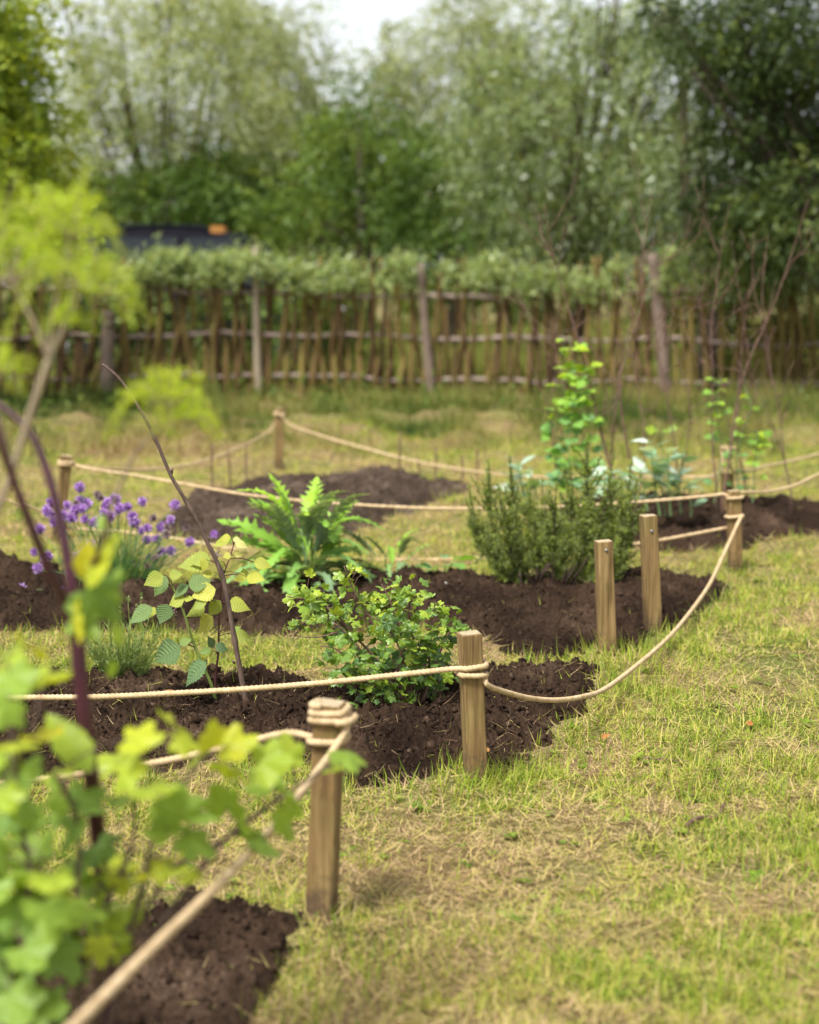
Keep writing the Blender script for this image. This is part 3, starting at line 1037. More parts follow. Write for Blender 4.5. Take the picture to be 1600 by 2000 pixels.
def make_post(key, base_px, top_px, label, rot, hw=0.0268, screw=None, Y=None):
    b = at(*base_px) if Y is None else P(*base_px, Y)
    b[2] = 0
    t = P(*top_px, b[1])
    ax = t - b
    h = np.linalg.norm(ax)
    z = norm(ax)
    x = np.array([math.cos(R(rot)), math.sin(R(rot)), 0])
    x = norm(x - z * np.dot(x, z))
    y = np.cross(z, x)
    M = np.stack([x, y, z], -1)
    POSTS[key] = (b, M, h, hw)
    c = 0.0035
    prof = np.array([(-hw + c, -hw), (hw - c, -hw), (hw, -hw + c), (hw, hw - c), (hw - c, hw), (-hw + c, hw), (-hw, hw - c), (-hw, -hw + c)])
    hs_ = [-0.12, 0.0, h * 0.25, h * 0.5, h * 0.75, h - 0.003]
    g = Geo()
    V = []
    for q in hs_:
        jit = rng.normal(0, 0.0006, (8, 2))
        V += [(*p_, q) for p_ in prof + jit]
    V += [(*(p_ * 0.93), h + rng.normal(0, 0.0008)) for p_ in prof]
    V = np.array(V) @ M.T
    L, N = [], []
    for i in range(len(hs_)):
        for k in range(8):
            L += [i * 8 + k, i * 8 + (k + 1) % 8, (i + 1) * 8 + (k + 1) % 8, (i + 1) * 8 + k]
            N.append(4)
    g.add(V, L, N)
    e = 8 * len(hs_)
    g.add(V[e:e + 8], list(range(8)), [8], mat=1)
    o = g.build('wooden_post', [MAT['wood'], MAT['endgrain']], smooth=False)
    o.location = b
    tag(o, label, 'post', 'square wooden posts holding up the rope')
    if screw:
        s = Geo()
        q = M @ np.array([0, -hw, screw])
        ys = -y
        s.tube(np.array([q - ys * 0.002, q + ys * 0.003, q + ys * 0.0045]), [0.0055, 0.0055, 0.0035], 14)
        s.tube(np.array([q + ys * 0.0042, q + ys * 0.0052]), [0.0022, 0.0018], 6)
        s.build('screw', MAT['screw'], o)
    return o


make_post('a', (628, 1795), (645, 1372), 'nearest wooden post, blurred, with rope coiled round its top', -14)
make_post('b', (930, 1532), (917, 1236), 'wooden post in focus with rope tied below its pale top, beside gooseberry bush', 12)
make_post('c', (1187, 1290), (1179, 1056), 'bare wooden post with one screw, left of the unroped pair', 12, screw=0.385)
make_post('d', (1277, 1238), (1266, 1006), 'bare wooden post with one screw, taller and right of the unroped pair', 14, screw=0.385)
make_post('e', (1437, 1116), (1433, 958), 'wooden post joining several ropes, behind the bare pair on the right', 8)
make_post('f', (545, 915), (546, 797), 'farthest wooden post with rope at its top, behind the soil mound', 10)
make_post('g', (112, 1052), (130, 890), 'leaning wooden post behind the chive flowers', 20)
make_post('h', (1421, 1012), (1421, 924), 'wooden post mostly hidden behind another post on the right', 15, Y=9.1)


# ------------------------------------------------------------------ ropes
def ring(key, z, turns, a0, dz=0.0, r=0.0085):
    """rope path wound round a post: points in world space"""
    b, M, h, hw = POSTS[key]
    out = []
    n = max(4, int(abs(turns) * 16))
    for i in range(n + 1):
        a = R(a0) + turns * 2 * math.pi * i / n
        c, s = math.cos(a), math.sin(a)
        m = max(abs(c), abs(s))
        k = (hw + r) / (0.35 + 0.65 * m)
        out.append(b + M @ np.array([c * k, s * k, z + dz * i / n]))
    return out


def rope_geo(g, pts, r, step=0.0035, sides=15, pitch=0.036):
    p = np.asarray(pts, float)
    q = smooth_path(p, 400)
    L = np.linalg.norm(np.diff(q, axis=0), axis=1).sum()
    n = max(20, int(L / step))
    q = smooth_path(p, n)
    q = q + 0.0006 * rng.normal(size=q.shape).cumsum(0) / np.sqrt(n)
    tg = norm(np.gradient(q, axis=0))
    x = norm(np.cross(tg[0], np.array([0.3, 0.2, 0.9])))
    X = []
    for i in range(n):
        x = x - tg[i] * np.dot(x, tg[i])
        x = x / np.linalg.norm(x)
        X.append(x)
    X = np.array(X)
    Yv = np.cross(tg, X)
    th = np.linspace(0, 2 * np.pi, sides, endpoint=False)
    s = np.linspace(0, L, n)
    ph = s * 2 * np.pi / pitch
    rr = r * (0.74 + 0.3 * np.abs(np.cos(1.5 * (th[None] - ph[:, None]))))
    V = q[:, None] + rr[..., None] * (X[:, None] * np.cos(th)[None, :, None] + Yv[:, None] * np.sin(th)[None, :, None])
    i, j = np.meshgrid(np.arange(n - 1), np.arange(sides), indexing='ij')
    j2 = (j + 1) % sides
    Lp = np.stack([i * sides + j, i * sides + j2, (i + 1) * sides + j2, (i + 1) * sides + j], -1).ravel()
    Np = np.full((n - 1) * sides, 4)
    Lp = np.concatenate([Lp, np.arange(sides)[::-1], (n - 1) * sides + np.arange(sides)])
    Np = np.concatenate([Np, [sides, sides]])
    g.add(V.reshape(-1, 3), Lp, Np)
    # loose fibres
    m = int(L * 260)
    k = rng.integers(2, n - 2, m)
    d = norm(rdir(m) + tg[k] * rng.choice([-1, 1], (m, 1)) * 0.9)
    g.inst(T_strip(0.5, 0.9, 2), frames(d, rdir(m)), np.stack([np.full(m, 0.0004), rng.uniform(.006, .014, m), rng.uniform(.006, .014, m)], -1), q[k] + d * r * 0.6)


def make_rope(paths, label, r=0.0075, step=0.0035, sides=15):
    g = Geo()
    for p in paths:
        rope_geo(g, p, r, step, sides)
    o = g.build('rope', MAT['rope'])
    tag(o, label, 'rope', 'ropes strung between the wooden posts')
    return o


ya = POSTS['a'][0][1]
yb, yd, ye, yf, yg, yh = (POSTS[k][0][1] for k in 'bdefgh')
ha = POSTS['a'][2]
make_rope([ring('a', ha - 0.034, 2.15, 200, 0.03, 0.0065) + [],
           [*ring('a', ha - 0.03, 0.4, -60, -0.004, 0.02), ],
           [POSTS['a'][0] + POSTS['a'][1] @ np.array([0.036, -0.022, ha - 0.022]), P(676, 1425, ya - 0.035), P(640, 1480, ya - 0.09), P(590, 1545, ya - 0.3), P(520, 1632, ya - 0.62), P(400, 1755, ya - 0.95), P(300, 1850, 2.18), P(150, 2000, 1.95), P(-60, 2200, 1.7)]],
          'thick blurred rope running from the nearest post down towards the lower left corner')
make_rope([[POSTS['a'][0] + POSTS['a'][1] @ np.array([-0.033, 0.0, ha - 0.075]), P(560, 1432, 3.36), P(480, 1450, 3.42), P(300, 1490, 3.5), P(0, 1530, 3.6), P(-300, 1540, 3.7)],
           ring('a', ha - 0.078, 0.8, 180, 0.012)],
          'rope leaving the nearest post leftwards behind the leafy bush')
hb = POSTS['b'][2]
make_rope([[P(-350, 1375, yb + .05), P(-150, 1368, yb + .05), P(20, 1363, yb + .04), P(200, 1361, yb + .03), P(420, 1350, yb + .02), P(620, 1335, yb + .01), P(780, 1318, yb - .01), P(870, 1308, yb - .025), *ring('b', 0.312, 0.62, 215, 0.006)],
           ],
          'taut rope in focus crossing in front of the gooseberry bush to its post')
make_rope([[*ring('b', 0.300, 0.55, 150, -0.012), P(952, 1338, yb - .02), P(990, 1353, yb + .08), P(1040, 1365, yb + .22), P(1090, 1368, yb + .36), P(1140, 1361, yb + .5), P(1180, 1347, 4.95),
            P(1240, 1303, 5.3), P(1300, 1251, 5.72), P(1340, 1206, 6.15), P(1385, 1143, 6.7), P(1415, 1080, 7.15), P(1440, 1025, 7.43), P(1449, 1008, 7.49), *ring('e', 0.24, 0.9, -10, 0.012)]],
          'slack rope sagging to the grass between the focused post and the post behind')
he = POSTS['e'][2]
make_rope([[P(118, 1030, yg + .03), P(250, 1040, yg), P(350, 1053, 8.3), P(480, 1075, 8.1), P(640, 1090, 7.95), P(760, 1093, 7.85), P(920, 1091, 7.75), P(1100, 1078, 7.62), P(1270, 1058, 7.55), P(1424, 1030, ye + .035)]],
          'low rope passing behind the rosemary and artichoke just above the grass', step=0.009, sides=9)
make_rope([[P(-200, 925, 8.2), P(-60, 955, 8.3), P(40, 985, 8.4), P(90, 1000, 8.5), *ring('g', 0.14, .5, 180)]],
          'rope leaving the leaning post towards the left edge', step=0.009, sides=9)
make_rope([[*ring('g', POSTS['g'][2] - 0.045, 1.6, 160, 0.02), P(160, 912, yg - .02), P(280, 931, 8.4), P(380, 949, 8.3), P(480, 966, 8.2), P(600, 979, 8.1), P(700, 986, 8.0), P(820, 992, 7.9), P(920, 993, 7.85), P(1080, 990, 7.75), P(1250, 980, 7.65), P(1380, 969, 7.55), P(1415, 965, ye - .01), *ring('e', he - .03, .8, 180)]],
          'long upper rope from the leaning post across behind the artichoke and rosemary', step=0.009, sides=9)
make_rope([[*ring('e', he - .02, .4, 60), P(1452, 962, ye + .1), P(1500, 960, 7.9), P(1550, 949, 8.1), P(1600, 926, 8.4), P(1700, 880, 8.7), P(1850, 830, 9.2)]],
          'rope rising from the joining post to the right edge, the lower of two', step=0.009, sides=9)
hf = POSTS['f'][2]
make_rope([[*ring('f', hf - 0.05, 1.7, 0, 0.02), P(530, 838, yf), P(500, 858, 11.5), P(460, 877, 11.1), P(415, 895, 10.7), P(360, 909, 10.2), P(290, 917, 9.7), P(210, 916, 9.1), P(135, 908, yg + .03)]],
          'sagging rope from the farthest post to the leaning post', step=0.012, sides=9)
make_rope([[POSTS['f'][0] + np.array([0.02, -0.035, hf - .045]), P(570, 831, yf - .05), P(640, 855, 11.5), P(700, 872, 11.3), P(800, 898, 10.9), P(900, 917, 10.5), P(1010, 929, 10.1), P(1130, 934, 9.8), P(1280, 931, 9.4), P(1400, 927, yh), *ring('h', 0.40, .8, 180)]],
          'sagging rope from the farthest post to the right behind the beans', step=0.012, sides=9)
make_rope([[*ring('h', 0.405, .5, 60), P(1435, 922, yh), P(1500, 910, 9.6), P(1600, 886, 10.3), P(1720, 850, 11.0), P(1850, 820, 12)]],
          'rope rising from the hidden post to the right edge, the upper of two', step=0.012, sides=9)

# ------------------------------------------------------------------ wattle fence and hedge
FENCE = [(-330, 18.3), (215, 19.0), (500, 19.4), (825, 19.7), (1285, 19.3), (1960, 18.4)]


def fence_xy(px):
    xs, ys = zip(*FENCE)
    Y = np.interp(px, xs, ys)
    return (px - 800) / FPX * Y * math.cos(PITCH) * 1.0, Y


def fpoint(px, py):
    _, Y = fence_xy(px)
    return P(px, py, Y)


rail_y = [([-330, 215, 500, 825, 1285, 1960], [556, 562, 572, 582, 568, 560]),
          ([-330, 215, 500, 825, 1285, 1960], [668, 655, 652, 660, 664, 690]),
          ([-330, 215, 500, 825, 1285, 1960], [745, 738, 730, 742, 745, 758])]
fence_labels = ['brown wattle fence panel at the far left behind the fennel', 'wattle fence panel right of the dark stake, below the black taxi roof',
                'wattle fence panel between the pale stake and the leaning stake', 'wattle fence panel between the leaning stake and thick dark stake', 'olive wattle fence panel right of the thick dark stake']
stakes = {1: ((215, 765), (215, 607), 0.085, 'stake'), 2: ((508, 778), (500, 482), 0.043, 'stakepale'), 3: ((845, 752), (820, 515), 0.06, 'stake'), 4: ((1300, 762), (1272, 495), 0.075, 'stake')}
hedge_labels = ['sparse willow sprouts on top of the far left fence panel', 'leafy willow growth topping the fence panel below the taxi roof', 'leafy willow growth topping the fence left of the leaning stake',
                'leafy willow growth topping the fence right of the leaning stake', 'dense willow growth topping the fence at the far right']


def willow_spray(g, starts, dirs, n, length, leaf, droop, tint, T, spread=0.8):
    """leaves along many short twigs"""
    K = len(starts)
    t = np.tile(np.linspace(0.12, 1, n), K)
    s = np.repeat(starts, n, 0)
    d = np.repeat(norm(dirs), n, 0)
    Lr = np.repeat(np.broadcast_to(length, (K,)) * rng.uniform(0.7, 1.3, K), n)
    pos = s + d * (Lr * t)[:, None] - UP * (droop * Lr * t * t)[:, None]
    ld = d * 0.55 + rdir(K * n) * spread - UP * (0.25 + droop * t)[:, None] * 0.6
    Rm = frames(ld, UP * 0.6 + rdir(K * n) * 0.8)
    g.inst(T, Rm, leaf * rng.uniform(0.6, 1.25, K * n), pos, np.clip(np.repeat(np.broadcast_to(tint, (K,)), n) + rng.normal(0, 0.12, K * n), 0, 1))


def T_quad(wd):
    return dict(v=np.array([(0, 0, 0), (wd, 0.42, 0.06 * wd), (0, 1, -0.1), (-wd, 0.42, 0.06 * wd)]), l=np.array([0, 1, 2, 3]), n=np.array([4]), u=np.zeros((4, 2)))


leafT = T_quad(0.14)
for si in range(5):
    x0, y0 = FENCE[si]
    x1, y1 = FENCE[si + 1]
    c = fpoint((x0 + x1) / 2, 770)
    c[2] = gz(c[0], c[1])
    t = thing('wattle_fence', fence_labels[si], 'fence', c, 'panels of the wattle fence')
    # rails
    for ri, (rx, ry) in enumerate(rail_y):
        xs = np.linspace(x0 - 6, x1 + 6, 14)
        pts = np.array([fpoint(q, np.interp(q, rx, ry) + 3 * math.sin(q * 0.021 + ri * 2) + rng.normal(0, 1.2)) for q in xs])
        pts[:, 1] += 0.0
        g = Geo()
        g.tube(smooth_path(pts, 40), np.linspace(0.027, 0.019, 40) * (1.15 if ri == 0 else 1), 8, rng.random())
        g.build('rail', MAT['rail'], t, c)
    # stakes
    if si in stakes:
        (bx, by), (tx, ty), rad, mk = stakes[si]
        b_, t_ = fpoint(bx, by), fpoint(tx, ty)
        b_[1] -= 0.09
        t_[1] -= 0.09
        b_[2] = gz(b_[0], b_[1]) - 0.05
        g = Geo()
        mid = (b_ + t_) / 2 + np.array([rng.normal(0, .015), 0, 0])
        g.tube(smooth_path([b_, mid, t_], 14), np.linspace(rad, rad * 0.85, 14) * (1 + 0.06 * rng.normal(size=14)), 10)
        if si == 1:       # sawn end facing us
            e = fpoint(216, 634)
            g.tube(np.array([e + (0, 0.02, 0), e + (0, -0.16, 0)]), [0.04, 0.036], 12)
        if si == 4:
            e = fpoint(1284, 612)
            g.tube(np.array([e + (0, 0.02, 0), e + (0, -0.17, -0.01)]), [0.03, 0.026], 10)
        g.build('stake', MAT[mk], t, c)
    # upright rods woven in front of and behind the rails
    q = x0 + rng.uniform(4, 10)
    k = 0
    cnt = 0
    while q < x1:
        lean = rng.normal(0, 15) + (30 if rng.random() < .06 else 0) * rng.choice([-1, 1])
        topy = rng.uniform(494, 545) if si else rng.uniform(480, 515)
        pts = []
        for (fy, ph) in ((795, 0), (740, 1), (700, 0), (656, -1), (615, 0), (570, 1), (535, 0), (topy, -0.4)):
            f = (795 - fy) / 290
            p_ = fpoint(q + lean * f + rng.normal(0, 2.6), fy)
            p_[1] += ph * 0.05 * (1 if k % 2 else -1) + rng.normal(0, 0.008)
            pts.append(p_)
        pts[0][2] = gz(pts[0][0], pts[0][1]) - 0.05
        rad = rng.uniform(0.026, 0.042)
        g = Geo()
        g.tube(smooth_path(pts, 22), np.linspace(rad, rad * 0.6, 22), 7, np.clip({0: 0.25, 4: 0.85}.get(si, 0.55) + rng.normal(0, 0.28), 0, 1))
        g.build('rod', MAT['pale'], t, c)
        q += rng.uniform(8, 17) if si < 4 else rng.uniform(10, 18)
        k += 1
        cnt += 1
    # some crooked thin rods
    # hedge growth on the top
    nt_ = {0: 220, 1: 950, 2: 1050, 3: 1300, 4: 2300}[si]
    xs = rng.uniform(x0, x1, nt_)
    dens = fbm(xs * 0.016, xs * 0, 90 + si, 3)
    HX = [-330, 100, 215, 290, 300, 500, 690, 705, 740, 750, 805, 815, 862, 870, 930, 1090, 1110, 1280, 1300, 1450, 1960]
    HD = [.2, .3, .55, .6, 1, 1, 1, .12, .12, .7, .7, .1, .1, .9, .75, .6, .35, .35, .85, 1, 1]
    HT = [508, 508, 522, 518, 514, 504, 498, 520, 520, 504, 504, 528, 528, 498, 508, 516, 522, 522, 512, 498, 490]
    kk = rng.random(nt_) < np.interp(xs, HX, HD) * (.35 + .65 * sstep(.35, .6, dens))
    xs = xs[kk]
    starts, dirs = [], []
    hb_ = thing('willow_hedge', hedge_labels[si], 'hedge', c, 'leafy growth along the fence top')
    gs = Geo()
    for q in xs:
        h0 = np.interp(q, HX, HT) + 14 + 26 * (fbm(np.array([q * 0.02]), np.array([2.0]), 99, 2)[0] - 0.5) * 2 + (8 if si in (3,) else 0) - (8 if si == 4 else 0)
        p_ = fpoint(q, h0 - 10 + 52 * rng.random() ** 1.2 if si < 4 else h0 - 14 + 90 * rng.random())
        p_[1] += rng.normal(-0.03, 0.1)
        starts.append(p_)
        dirs.append((rng.normal(0, .7), rng.normal(-0.25, .6), rng.uniform(-0.2, 1.5)))
    starts, dirs = np.array(starts), np.array(dirs)
    for k in range(0, len(starts), 45):
        a = starts[k]
        gs = Geo()
        gs.tube(smooth_path([a - np.array([0, 0, 0.12]), a, a + norm(dirs[k]) * 0.2], 8), np.linspace(.006, .002, 8), 5)
        gs.build('shoot', MAT['twig'], hb_, c)
    gl = Geo()
    willow_spray(gl, starts, dirs, 9, np.clip(rng.lognormal(math.log(.14), .5, len(starts)), .06, .42), 0.075, 0.2, rng.uniform(0.05, 0.9, len(starts)), leafT)
    gl.build('leaves', MAT['hedge'], hb_, c)


# ------------------------------------------------------------------ trees beyond the fence
def make_tree(name, label, D, lobes, mat, base_px, dens=1.0, leaf=0.11, twig=0.5, droop=0.5, trunk_r=0.16, depth=0.8, T=leafT, tintc=0.5, nleaf=11, limbs=True):
    base = P(base_px, 620, D)
    base[2] = gz(base[0], base[1])
    t = thing(name, label, 'tree', base, 'trees beyond the fence')
    g, gt = Geo(), Geo()
    top = None
    cs = []
    for (px, py, rx, ry) in lobes:
        Yc = D + rng.normal(0, depth * 0.5)
        c = P(px, py, Yc)
        a, b = rx / FPX * D, ry / FPX * D
        cs.append((c, a, b))
        vol = a * b
        n = int(max(10, 3.0 * dens * math.pi * vol / (leaf * leaf * T['v'][1][0] * nleaf * 0.62)))
        # clumps inside the lobe, then twigs inside each clump
        nc = max(4, n // 16)
        cc = rdir(nc) * (rng.random((nc, 1)) ** 0.38) * np.array([a, max(0.5, 0.75 * (a + b) / 2) * depth, b]) + c
        tint_c = np.clip(rng.normal(tintc, 0.27, nc), 0, 1)
        cr = 0.26 * math.sqrt(a * b) + 0.12
        idx = rng.integers(0, nc, n)
        st = cc[idx] + rng.normal(size=(n, 3)) * cr * np.array([1, 1, 0.8]) * 0.6
        out = norm(st - c + rng.normal(size=(n, 3)) * 0.25)
        dr = out + np.array([0, 0, 0.15 - droop * 0.9]) + rdir(n) * 0.5
        willow_spray(g, st, dr, nleaf, twig, leaf, droop, tint_c[idx], T)
    g.build('crown', mat, t, base)
    # trunk and limbs
    tops = sorted(cs, key=lambda q: -q[0][2])
    tip = tops[0][0]
    mid = base + (tip - base) * 0.45 + np.array([rng.normal(0, .15), 0, 0])
    gt.tube(smooth_path([base - UP * 0.2, base + (mid - base) * 0.5 + np.array([rng.normal(0, .08), 0, 0]), mid, tip], 24), np.linspace(trunk_r, trunk_r * 0.12, 24), 9)
    for (c, a, b) in tops[1:]:
        s0 = base + (mid - base) * rng.uniform(0.35, 1.0)
        e = c
        gt.tube(smooth_path([s0, (s0 + e) / 2 + rng.normal(0, .12, 3) + UP * 0.1, e, e + (e - s0) * 0.15], 16), np.linspace(trunk_r * 0.45, trunk_r * 0.08, 16), 6)
        for _ in range(3):
            e2 = c + rdir(1)[0] * np.array([a, a * .6, b]) * 0.8
            gt.tube(smooth_path([(s0 + e) / 2, (c + e2) / 2 + rng.normal(0, .06, 3), e2], 10), np.linspace(trunk_r * 0.2, 0.01, 10), 5)
    gt.build('trunk', MAT['bark'], t, base)
    return t


make_tree('broadleaf_tree', 'bright yellow green tree at the left edge above the fennel', 16.5, [(0, 210, 75, 150), (-90, 90, 150, 170), (45, 330, 60, 110), (-100, 330, 130, 150), (10, 40, 45, 60), (25, 430, 70, 60), (0, 130, 50, 80), (30, 300, 70, 80)], MAT['yellowleaf'], -260, 1.5, 0.09, 0.35, 0.3, tintc=0.4, T=T_quad(0.26))
make_tree('willow_tree', 'pale grey green willow, tallest in the left half, with sky gaps on its left', 34, [(330, 50, 130, 90), (250, 190, 110, 80), (190, 290, 100, 90), (420, 150, 120, 110), (300, 320, 150, 100), (130, 30, 60, 35), (430, 40, 100, 70), (400, 280, 110, 90), (220, 60, 70, 60)], MAT['palewillow'], 300, 0.68, 0.15, 0.8, 0.5, depth=1.3, tintc=0.5)
make_tree('willow_tree', 'pale willow just left of the open sky gap', 37, [(540, 50, 75, 90), (570, 170, 75, 90), (500, 250, 120, 100), (590, 290, 85, 90), (470, 90, 70, 90), (620, 230, 40, 60)], MAT['palewillow'], 540, 0.72, 0.15, 0.8, 0.5, depth=1.3, tintc=0.45)
make_tree('willow_tree', 'pale willow just right of the open sky gap', 38, [(760, 130, 55, 55), (720, 180, 45, 45), (900, 70, 90, 75), (830, 210, 110, 80), (1000, 50, 90, 70), (930, 160, 100, 80), (1060, 120, 90, 90)], MAT['palewillow'], 880, 0.72, 0.15, 0.8, 0.5, depth=1.3, tintc=0.4)
make_tree('bushy_tree', 'olive bushy tree rising behind the black taxi roof', 33, [(330, 420, 120, 75), (440, 390, 110, 85), (230, 430, 110, 70), (520, 420, 90, 70)], MAT['bushleaf'], 380, 1.1, 0.14, 0.6, 0.3, depth=1.0, tintc=0.25, T=T_quad(0.22))
make_tree('bushy_tree', 'mid green rounded tree in the centre, right of the taxi', 30, [(720, 280, 90, 85), (650, 350, 95, 85), (790, 340, 90, 85), (610, 430, 90, 70), (720, 430, 100, 80), (700, 220, 50, 40)], MAT['bushleaf'], 700, 1.15, 0.13, 0.6, 0.3, depth=1.0, tintc=0.6, T=T_quad(0.22))
make_tree('bushy_tree', 'dark green shrubby tree behind the middle of the fence', 28, [(850, 400, 80, 90), (920, 330, 80, 90), (880, 470, 90, 50), (950, 440, 70, 70)], MAT['bushleaf'], 880, 1.2, 0.13, 0.55, 0.35, depth=1.0, tintc=0.25, T=T_quad(0.22))
make_tree('willow_tree', 'large green willow right of centre with drooping branches, left of the dark tree', 23, [(960, 190, 75, 70), (1060, 170, 100, 75), (1010, 290, 105, 75), (1150, 120, 85, 65), (1130, 260, 120, 80), (1040, 390, 110, 80), (1180, 370, 100, 75), (1290, 300, 85, 70), (1120, 30, 85, 45), (1270, 180, 70, 60), (1300, 440, 110, 55), (1140, 460, 100, 50), (1235, 60, 55, 50), (1330, 180, 50, 50), (1200, 15, 70, 45), (1290, 50, 55, 45)], MAT['willow'], 1120, 0.78, 0.115, 0.5, 0.75, depth=1.1, trunk_r=0.2)
make_tree('alder_tree', 'dark shaded tree filling the upper right corner', 17.5, [(1500, 70, 120, 85), (1580, 170, 110, 110), (1470, 180, 70, 60), (1540, 300, 110, 90), (1590, 420, 100, 80), (1440, 350, 80, 70), (1420, 40, 55, 50), (1460, 440, 90, 60), (1660, 250, 120, 200), (1650, 30, 120, 100), (1390, 20, 75, 50), (1310, 50, 55, 45), (1430, 130, 55, 50), (1450, 260, 65, 60), (1400, 400, 70, 60)], MAT['darkleaf'], 1790, 1.2, 0.085, 0.32, 0.5, trunk_r=0.08, depth=1.0, T=T_quad(0.2), tintc=0.35)
make_tree('willow_tree', 'small willow between the large willow and the dark corner tree', 20, [(1380, 290, 60, 60), (1340, 370, 80, 60), (1420, 430, 90, 60), (1330, 90, 50, 40), (1390, 120, 40, 40), (1510, 470, 90, 45)], MAT['willow'], 1390, 0.9, 0.11, 0.45, 0.8, depth=0.9, tintc=0.45)
# farther trees filling in behind
make_tree('distant_tree', 'distant hazy tree seen low behind the left willow', 52, [(80, 330, 130, 110), (-60, 300, 130, 150), (200, 400, 120, 80), (60, 440, 150, 60)], MAT['palewillow'], 80, 0.9, 0.24, 1.1, 0.35, depth=1.6, tintc=0.35)
make_tree('distant_tree', 'distant tree seen low behind the bushy trees', 52, [(560, 400, 130, 90), (430, 440, 140, 70), (690, 430, 130, 70)], MAT['palewillow'], 560, 0.9, 0.24, 1.1, 0.35, depth=1.6, tintc=0.25)
make_tree('distant_tree', 'distant tree seen through gaps in the large right willow', 50, [(960, 340, 120, 130), (1080, 380, 130, 110), (1180, 330, 130, 90), (1280, 450, 150, 50), (1030, 250, 90, 60)], MAT['bushleaf'], 1080, 0.8, 0.24, 1.1, 0.35, depth=1.6, tintc=0.6)
make_tree('distant_tree', 'distant tree low in the gaps beside the dark corner tree', 48, [(1480, 430, 150, 60), (1650, 380, 150, 120), (1360, 470, 100, 40)], MAT['bushleaf'], 1500, 0.9, 0.24, 1.1, 0.35, depth=1.6, tintc=0.5)


for lab, xs_ in (('low light green bush far beyond the fence, between pale stake and leaning stake', (470, 560, 650, 740)), ('low light green bush far beyond the fence, right of the leaning stake', (830, 930, 1030)), ('low light green bush far beyond the fence, left of the thick dark stake', (1120, 1210, 1300))):
    make_tree('shrub', lab, 42, [(q, 585 + rng.normal(0, 6), 70, 42) for q in xs_], MAT['bushleaf'], xs_[1], 0.9, 0.17, 0.5, 0.2, depth=.8, T=T_quad(.24), trunk_r=.04, tintc=.9)
make_tree('shrub', 'dark shrub seen through the fence below the taxi', 21.2, [(300, 600, 80, 75), (400, 620, 80, 65), (230, 640, 70, 70), (470, 650, 50, 55), (120, 600, 90, 90), (-40, 600, 110, 100)], MAT['darkleaf'], 320, 0.8, 0.09, 0.3, 0.3, depth=.5, T=T_quad(.24), trunk_r=.04, tintc=.7)
make_tree('shrub', 'mid green shrub seen through the fence right of the pale stake', 21.4, [(560, 620, 70, 70), (650, 640, 70, 60), (610, 580, 60, 50)], MAT['bushleaf'], 600, 0.8, 0.09, 0.3, 0.3, depth=.5, T=T_quad(.24), trunk_r=.04, tintc=.6)
make_tree('shrub', 'dark green shrub seen through the fence at the far right', 21.0, [(1370, 610, 70, 85), (1480, 620, 90, 90), (1600, 620, 90, 90), (1730, 600, 100, 110)], MAT['darkleaf'], 1500, 0.8, 0.09, 0.3, 0.3, depth=.5, T=T_quad(.24), trunk_r=.04, tintc=.8)


